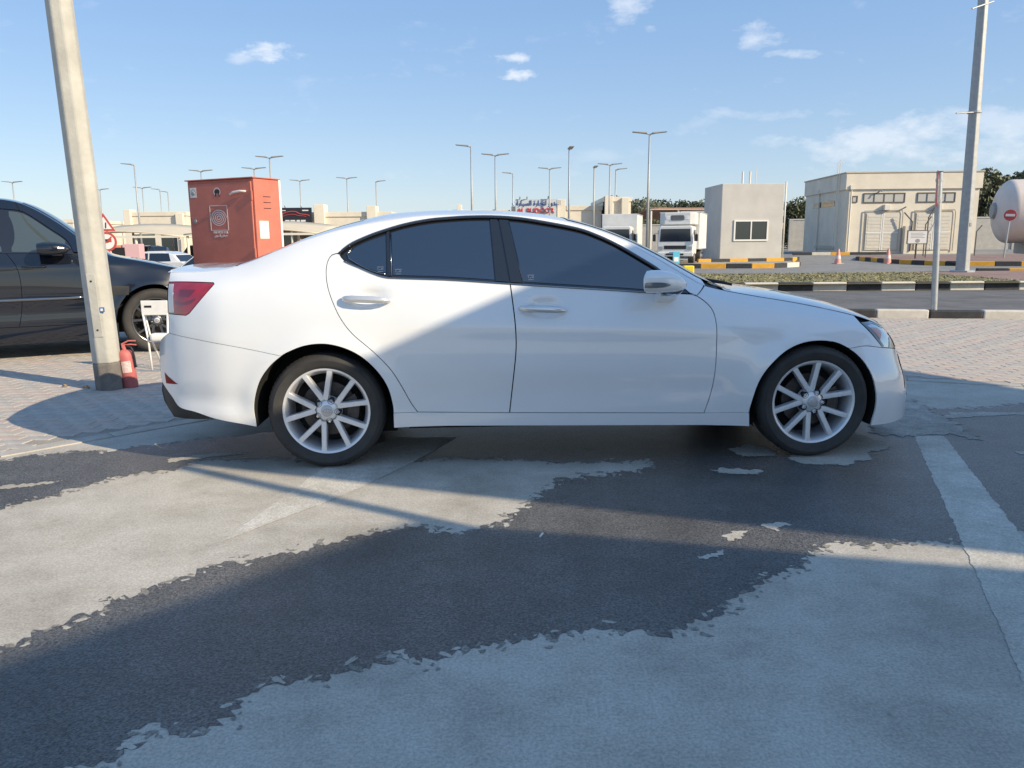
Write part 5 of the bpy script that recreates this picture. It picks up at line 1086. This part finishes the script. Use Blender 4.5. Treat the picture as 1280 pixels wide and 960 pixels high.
# tank lying on saddles
TANK = mat('cream white tank paint', (.70, .61, .54), .6, var=.08, vscale=.9)
tk = thing('storage_tank', 'large cream white cylindrical tank lying on concrete saddles', 'tank', (30.9, 48.0, .15), R(-15))
b = MB(); prof = [(0, -4.85)] + [(1.9*math.sin(a), -4.0 - .85*math.cos(a)) for a in np.linspace(.15, math.pi/2, 10)] + [(1.9, 4.0)] + [(1.9*math.sin(a), 4.0 + .85*math.cos(a)) for a in np.linspace(math.pi/2, .15, 10)] + [(0, 4.85)]
b.lathe(prof, 48, axis='x', c=(3.6, 0, 2.55)); b.build('shell', TANK, tk, smooth=True, sharp=50)
b = MB(); b.lathe([(0, -.18), (.42, -.18), (.46, -.1), (.50, -.1), (.50, .05), (.40, .1)], 20, axis='x', c=(-1.2, 0, 2.6)); b.build('manhole', GREY_, tk, sharp=40)
for xx in (.9, 6.2):
    b = MB(); b.box(xx-.4, xx+.4, -1.4, 1.4, 0, 1.35); b.build('saddle', CONC, tk, bevel=.03)
# block wall behind
BW = mat('grey blockwork', (.46, .44, .40), .9, var=.10, vscale=2.5, bump=.4, bscale=9)
for lab, x0, y0, x1, y1, h in (('long grey block wall behind the tank', 27, 76, 90, 66, 2.9), ('grey block wall between the plain kiosk and the cream building', 12, 82, 27.2, 80, 2.6)):
    L_ = math.dist((x0, y0), (x1, y1)); t = thing('boundary_wall', lab, 'wall', (x0, y0, 0), math.atan2(y1-y0, x1-x0)); b = MB(); b.box(0, L_, 0, .25, 0, h); b.build('masonry', BW, t); b = MB(); b.box(0, L_, -.05, .30, h, h+.12); b.build('coping', CREAM2, t)
    for kk in range(int(L_/4)): b = MB(); b.box(kk*4, kk*4+.35, -.10, -.002, 0, h-.02); b.build('pier', BW, t)
# ---------------------------------------------------------------- showrooms far behind
ROOFB = mat('brown roof sheet', (.30, .15, .09), .7, var=.12, vscale=1.5); BBK = mat('billboard black', (.02, .022, .028), .4); BBR = mat('billboard red', (.45, .07, .08), .5); BBW = mat('billboard white', (.70, .70, .72), .5); SBL = mat('sign navy', (.05, .09, .28), .5); SRD = mat('sign red letters', (.60, .05, .05), .5); SGY = mat('sign backing', (.52, .57, .60), .6); CREAMW = mat('bright cream render', (.74, .68, .56), .85, var=.05, vscale=.7)
def showroom(label, x0, x1, y, h, z=-.62, dep=14, para=(), rz=0., front=True):
    t = thing('showroom_building', label, 'building', (x0, y, z), rz); w = x1-x0; h = h - z
    b = MB(); b.box(0, w, 0, dep, 0, h-.5); b.build('wall', CREAMD if not front else CREAM, t); b = MB(); b.box(-.12, w+.12, -.12, dep, h-.5, h); b.build('parapet', CREAM, t, bevel=.03)
    n = max(1, int(w/3))
    for k_ in range(n):
        g = MB(); g.box(.5+k_*w/n, (k_+1)*w/n-.3, -.04, .0, .3, min(2.9, h-1.0)); f = g.build('shop_window', DARKGL, t); g = MB(); g.box(.45+k_*w/n, (k_+1)*w/n-.25, -.08, -.04, min(2.9, h-1.0), min(2.9, h-1.0)+.12); g.build('window_head', FRAMEW, f)
    for (px_, pw, ph) in para:
        g = MB(); g.box(px_, px_+pw, -.5, 1.2, 0, ph-z); g.build('pylon', CREAMW, t, bevel=.03)
    return t
showroom('low cream showroom with stepped roof far behind the shade canopies', -48, -40.5, 98, 5.0, para=((0, .8, 5.3), (6.4, .9, 4.8)))
showroom('pale showroom whose corner shows over the black car bonnet', -66, -58, 104, 4.4)
sw = showroom('cream showroom carrying the black billboard', -25.5, -12.8, 84, 4.3, para=((4.6, 1.1, 5.1), (10.2, 1.0, 4.9)))
bb = thing('billboard', 'black billboard with a red car outline on the showroom front', 'billboard', (-24.6, 83.2, 0), 0)
b = MB(); b.box(0, 3.55, -.12, .12, 3.0, 4.75); b.build('board', BBK, bb)
for xx in (.1, 3.35): b = MB(); b.box(xx, xx+.12, .12, .3, -.62, 4.7); b.build('support', GALV, bb)
cv = spl([(.15, 3.98), (.5, 4.08), (.8, 4.25), (1.4, 4.36), (1.9, 4.33), (2.3, 4.12), (2.8, 4.05), (3.2, 3.98), (3.35, 3.88)], .1)
b = MB(); b.tube([(x, -.15, z) for x, z in cv], [.02] + [.05]*(len(cv)-2) + [.02], 6); b.build('car_outline', BBR, bb); b = MB(); b.tube([(x*.8+.3, -.15, z*.5+1.88) for x, z in cv], .03, 6); b.build('car_outline', BBR, bb)
for (xa, xb, za, zb) in ((.25, .85, 4.42, 4.50), (2.6, 3.25, 4.40, 4.52), (.75, 1.2, 3.30, 3.48), (1.3, 1.8, 3.30, 3.48), (1.95, 2.3, 3.30, 3.48), (2.4, 2.9, 3.30, 3.48)):
    b = MB(); b.box(xa, xb, -.14, -.121, za, zb); b.build('print_bar', BBW, bb)
for xx in (.8, 2.5): b = MB(); b.tube([(xx, 0, 4.75), (xx, -.3, 4.95)], .05, 6); b.build('spot_lamp', GREY_, bb)
showroom('long low cream showroom behind the saloon roof', -7.5, -.2, 96, 4.9, para=((1.0, .5, 5.5),))
ss = showroom('cream car showroom with blue and red roof lettering', .2, 10.4, 90, 5.0, para=((5.1, .95, 5.75),))
sgn = thing('shop_sign', 'blue Arabic and red Latin shop lettering on a grey backing', 'sign', (.75, 89.2, 0), 0)
b = MB(); b.box(-.2, 4.45, 0, .25, 3.6, 5.75); b.build('backing', SGY, sgn)
text('lettering', 'ﺕﺍﺭﺎﻴﺴﻟﺍ ﺓﺭﺎﺠﺘﻟ ﺭﻭﺪﺒﻟﺍ', .80, SBL, sgn, (2.15, -.05, 5.30), ext=.03, sx=.80); text('lettering', 'AL BUDOOR', .80, SRD, sgn, (2.1, -.05, 4.45), ext=.06, sx=.92)
for xx in (.3, 1.1, 3.5): b = MB(); b.tube([(xx, .1, 5.75), (xx, -.4, 6.0)], .07, 6); b.build('spot_lamp', GREY_, sgn)
showroom('bright cream block at the end of the showroom row', 10.6, 13.6, 89, 5.9, para=((0, .9, 6.0), (1.9, .8, 5.8)), z=0)
showroom('cream showroom in the gap before the billboard', -39, -27, 100, 4.6, para=((9.0, 1.2, 5.1),))
# shade canopies of the car park
SAIL = mat('cream shade fabric', (.66, .57, .42), .8, var=.06, vscale=.8)
def canopy(label, x, y, w, d_, h, m, group, z=-.62, slope=.7, rz=0.):
    t = thing('shade_canopy', label, 'canopy', (x, y, z), rz, group)
    g = [[(w*i/10, d_*j/6, h - z + slope*(j/6) + .35*math.sin(math.pi*i/10)*(1 if m is SAIL else 0) - .25*math.sin(math.pi*j/6)*(1 if m is SAIL else 0)) for j in range(7)] for i in range(11)]
    b = MB(); b.grid(g); o = b.build('roof_sheet', m, t, smooth=True); md = o.modifiers.new('solid', 'SOLIDIFY'); md.thickness = .08
    for i in range(4):
        for j in (0., 1.):
            b = MB(); b.tube([(w*(.02+i*.32), d_*j*.9+.2, 0), (w*(.02+i*.32), d_*j*.9+.2, h - z + slope*j*.9)], .09, 8); b.build('post', PIPE, t)
    b = MB(); b.box(0, w, 0, .12, h-z-.12, h-z+.02); b.build('front_beam', PIPE, t)
    return t
for i, (x, y) in enumerate(((-39, 50), (-29.5, 49.5), (-20.5, 49))): canopy(('cream fabric car shade over the black estate car', 'cream fabric car shade over the teal and white saloons', 'cream fabric car shade over the maroon estate car')[i], x, y, 8.6, 6., 1.55 + .1*i, SAIL, 'cream car shades', slope=.55)
canopy('brown roofed car shade below the black billboard', -19.5, 60, 9.5, 6, 2.3, ROOFB, None, slope=-.9, rz=R(-24))
canopy('brown roofed shade behind the lorries', 11.0, 62, 7, 8, 3.6, ROOFB, None, z=0, slope=-.6, rz=R(8))
# ticket kiosk and traffic signs at the car park entry
t = thing('ticket_kiosk', 'salmon and pink painted ticket kiosk at the car park entry', 'kiosk', (-17.3, 34, -.62), R(6))
b = MB(); b.box(0, .72, 0, .6, 0, 1.80); b.build('panel', mat('pink panel', (.62, .40, .42), .6), t, bevel=.02, loc=(.35, 0, 0)); b = MB(); b.prism_xz([(-.35, 0), (.30, 0), (.30, 1.75), (-.30, 1.75)], 0, .6); b.build('side_panel', mat('salmon panel', (.70, .26, .17), .6), t)
b = MB(); b.box(-.10, .45, -.03, .0, 1.25, 1.65); b.build('screen', BLACK, t); b = MB(); b.box(.18, .36, -.05, -.01, .92, 1.15); b.build('slot_plate', SBL, t)
sg = thing('warning_sign_post', 'triangular warning sign above a round prohibition sign on one pale post', 'sign', (-16.15, 31.6, -.62), R(8))
b = MB(); b.tube([(0, .05, 0), (-.18, .05, 2.9)], .045, 8); b.build('post', mat('pinkish post', (.66, .54, .52), .6), sg)
b = MB(); b.prism_xz([(-.62, 2.32), (.20, 2.32), (-.21, 3.03)], -.02, 0); pt = b.build('warning_plate', SIGNR, sg); b = MB(); b.prism_xz([(-.49, 2.40), (.07, 2.40), (-.21, 2.88)], -.028, -.0205); b.build('plate_field', SIGNW, pt)
for xx in (-.29, -.15): b = MB(); b.tube([(xx, -.03, 2.44), (xx+.02, -.03, 2.66)], .022, 5); b.build('plate_mark', BLACK, pt)
b = MB(); b.lathe([(0, -.02), (.385, -.02), (.385, 0), (0, 0)], 26, c=(-.17, 0, 1.90)); rd_ = b.build('round_plate', SIGNR, sg); b = MB(); b.lathe([(0, -.03), (.30, -.03), (.30, -.0205)], 24, c=(-.17, 0, 1.90)); b.build('plate_field', SIGNW, rd_)
b = MB(); b.box(-.26, -.10, -.036, -.0305, 1.86, 2.0); b.build('lorry_mark', BLACK, rd_); b = MB(); b.box(-.10, .02, -.036, -.0305, 1.88, 2.03); b.build('lorry_mark', SIGNR, rd_); b = MB(); b.tube([(-.38, -.033, 1.68), (.04, -.033, 2.10)], .03, 5); b.build('slash', SIGNR, rd_)
bs = thing('direction_sign', 'small blue direction sign in the car park', 'sign', (-16.3, 42, -.62), 0); b = MB(); b.tube([(0, 0, 0), (0, 0, 1.5)], .04, 6); b.build('post', GALV, bs); b = MB(); b.box(-.5, .5, -.03, .03, 1.45, 2.05); b.build('plate', BLUE_, bs, bevel=.02)
# ---------------------------------------------------------------- trees
LEAF = [mat('leaf green', (.135, .155, .095), .8, c2=(.085, .105, .06), vscale=.7), mat('leaf olive', (.16, .17, .11), .8, c2=(.105, .12, .07), vscale=.8)]
BARK = mat('bark', (.16, .12, .08), .9, var=.3, vscale=6)
def tree_meshes(seed, rx, rz, n, leaf):
    r_ = random.Random(seed); tr = MB(); tr.tube([(0, 0, 0), (r_.uniform(-.1, .1), 0, rz*.6), (r_.uniform(-.3, .3), r_.uniform(-.2, .2), rz*1.3)], [.20, .14, .05], 7)
    for k_ in range(6):
        a = r_.uniform(0, 6.28); z_ = rz*r_.uniform(.5, 1.0); tr.tube([(0, 0, z_), (math.cos(a)*rx*.35, math.sin(a)*rx*.35, z_+rz*.25), (math.cos(a)*rx*.7, math.sin(a)*rx*.7, z_+rz*.4)], [.08, .05, .02], 5)
    cl = [(r_.gauss(0, rx*.42), r_.gauss(0, rx*.42), rz*1.05 + r_.uniform(-.75, .80)*rz, r_.uniform(.35, .62)*rx) for _ in range(22)]
    cr = MB()
    for k_ in range(n):
        cx, cy, cz, cr_ = r_.choice(cl); u, v, w = r_.gauss(0, 1), r_.gauss(0, 1), r_.gauss(0, 1); L_ = math.sqrt(u*u+v*v+w*w) or 1; q = cr_*r_.uniform(.55, 1.05)
        c = Vector((cx+u/L_*q, cy+v/L_*q, cz+w/L_*q*.9)); a = Vector((r_.gauss(0, 1), r_.gauss(0, 1), r_.gauss(0, 1))).normalized(); b_ = a.orthogonal().normalized(); s_ = leaf*r_.uniform(.6, 1.3)
        cr.add([c-a*s_, c-b_*s_*.6, c+a*s_, c+b_*s_*.6], [(0, 1, 2, 3)])
    m1 = tr.mesh('trunk', True); m1.materials.append(BARK); m2 = cr.mesh('crown'); m2.materials.append(LEAF[seed % 2]); return m1, m2
TM = [tree_meshes(s_, 2.4, 3.4, 3600, .22) for s_ in (1, 2, 3, 4)]
rt = random.Random(11)
def tree(x, y, sc, label, group, tall=1.):
    t = thing('tree', label, 'tree', (x, y, -.1), rt.uniform(0, 6.28), group); t.scale = (sc, sc, sc*tall); a, b_ = rt.choice(TM); link('trunk', a, None, t); link('crown', b_, None, t)
for i in range(13): tree(15.5 + i*1.75 + rt.uniform(-.4, .4), 112 + rt.uniform(-3, 3), rt.uniform(.88, 1.05), 'slender grey green tree in the row beyond the lorries', 'tree row beyond the lorries', .98)
for i in range(5): tree(31.5 + i*1.6, 92 + rt.uniform(-3, 3), rt.uniform(.8, 1.0), 'dark tree showing between the plain kiosk and the cream building', 'trees between the buildings', .9)
for i in range(11): tree(46 + i*2.5, 84 + rt.uniform(-4, 4), rt.uniform(1.1, 1.35), 'dense dark tree behind the storage tank', 'trees behind the tank', .98)
for i in range(9): tree(-50 + i*3.9, 122 + rt.uniform(-4, 4), rt.uniform(.55, .7), 'low tree far behind the shade canopies', 'trees behind the car park', .8)
# ---------------------------------------------------------------- unseen occluders behind the camera, shaped from the shade they must cast
T_ = math.tan(SUN_EL); AZ = Vector((math.sin(SUN_AZ), math.cos(SUN_AZ)))
def up(p, h): return (p[0] + AZ.x*h/T_, p[1] + AZ.y*h/T_)
HS = 4.6
cn = thing('unseen_canopy', 'unseen flat steel canopy on slim posts, shaped from its shade', 'canopy')  # never in view; outline is the ground shade projected back towards the sun
shade = [(-1.86, 4.16), (-.95, 5.55), (.35, 7.45), (2.2, 7.35), (3.65, 7.0), (4.05, 6.45), (4.35, 5.6), (6.5, 1.6), (5.9, 1.44)]
shade = [(-1.86, 4.165), (-.98, 5.55), (.30, 7.5), (3.65, 7.02), (4.15, 6.10), (6.2, 1.32)]
roofp = [up(p, HS) for p in shade]
b = MB(); b.prism(roofp, HS, HS+.02); b.build('roof_deck', GALV, cn)
b = MB(); b.prism([up(p, HS) for p in [(-1.6, 4.30), (-.85, 5.50), (.35, 7.3), (3.5, 6.9), (4.0, 6.0), (5.9, 1.7)]], HS+.021, HS+.16); b.build('deck_lining', CREAM2, cn)
for p in ((-1.83, 4.10), (.25, 7.3), (3.9, 6.2), (6.0, 1.6)):
    x, y = up(p, HS); b = MB(); b.tube([(x, y, 0), (x, y, HS)], .042, 10); b.build('post', GALV, cn)
HB = 5.0
sh = thing('unseen_shade_block', 'unseen cream two storey block behind the camera, shaped to cast shade', 'building')  # unseen block of invented type, footprint cut to shade the near ground
ft = [(-.455, 3.235), (1.912, 2.695), (6.5, 1.6), (9, -8), (-4, -8), (-2.6, .84), (-1.48, 2.02)]
fp = [up(p, HB) for p in [(-.455, 3.235), (3.3, 2.35), (2.7, .1), (-2.55, .98)]]
b = MB(); b.prism(fp, 0, HB); b.build('wall', CREAMW, sh)
b = MB(); cx_, cy_ = sum(p[0] for p in fp)/4, sum(p[1] for p in fp)/4
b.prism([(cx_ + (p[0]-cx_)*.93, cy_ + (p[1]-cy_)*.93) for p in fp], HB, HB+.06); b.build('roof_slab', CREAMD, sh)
for (a, c) in zip(fp, fp[1:] + fp[:1]):
    L_ = math.dist(a, c); d_ = ((c[0]-a[0])/L_, (c[1]-a[1])/L_); n_ = (d_[1], -d_[0]); an = math.atan2(d_[1], d_[0])
    if (cx_ - a[0])*n_[0] + (cy_ - a[1])*n_[1] > 0: n_ = (-n_[0], -n_[1])
    for zz in (1.0, 3.2):
        for f_ in (.3, .7):
            px_, py_ = a[0] + d_[0]*L_*f_ + n_[0]*.02, a[1] + d_[1]*L_*f_ + n_[1]*.02
            w_ = MB(); w_.box(-.55, .55, -.04, .04, zz, zz+1.2); fo = w_.build('window', FRAMEW, sh, loc=(px_, py_, 0), rot=(0, 0, an)); w_ = MB(); w_.box(-.48, .48, -.05, .05, zz+.07, zz+1.13); w_.build('pane', DARKGL, fo)
# ---------------------------------------------------------------- small litter
STUB = mat('paper white', (.72, .70, .66), .8); LEAFD = mat('dead leaf', (.34, .22, .10), .9, var=.3, vscale=40)
b = MB(); b.tube([(0, 0, .006), (.012, .034, .006)], .0045, 8); tag(b.build('cigarette_stub', STUB, None, loc=(.112, 3.03, .0)), 'tiny white cigarette stub on the damp asphalt', 'litter')
for lab, x, y, r_ in (('curled dead leaf on the paving beside the lamp post', -3.62, 6.42, .03), ('small dead leaf on the lit paving near the lamp post shadow', -3.85, 6.50, .022)):
    b = MB(); b.grid([[(r_*1.7*(i/4-.5), r_*(j/2-.5)*math.sin(math.pi*(i+.6)/5.2)*1.4, .012 + .012*abs(j-1) + .008*math.sin(i)) for j in range(3)] for i in range(5)])
    o = b.build('dead_leaf', LEAFD, None, loc=(x, y, .0)); tag(o, lab, 'leaf'); md = o.modifiers.new('solid', 'SOLIDIFY'); md.thickness = .002
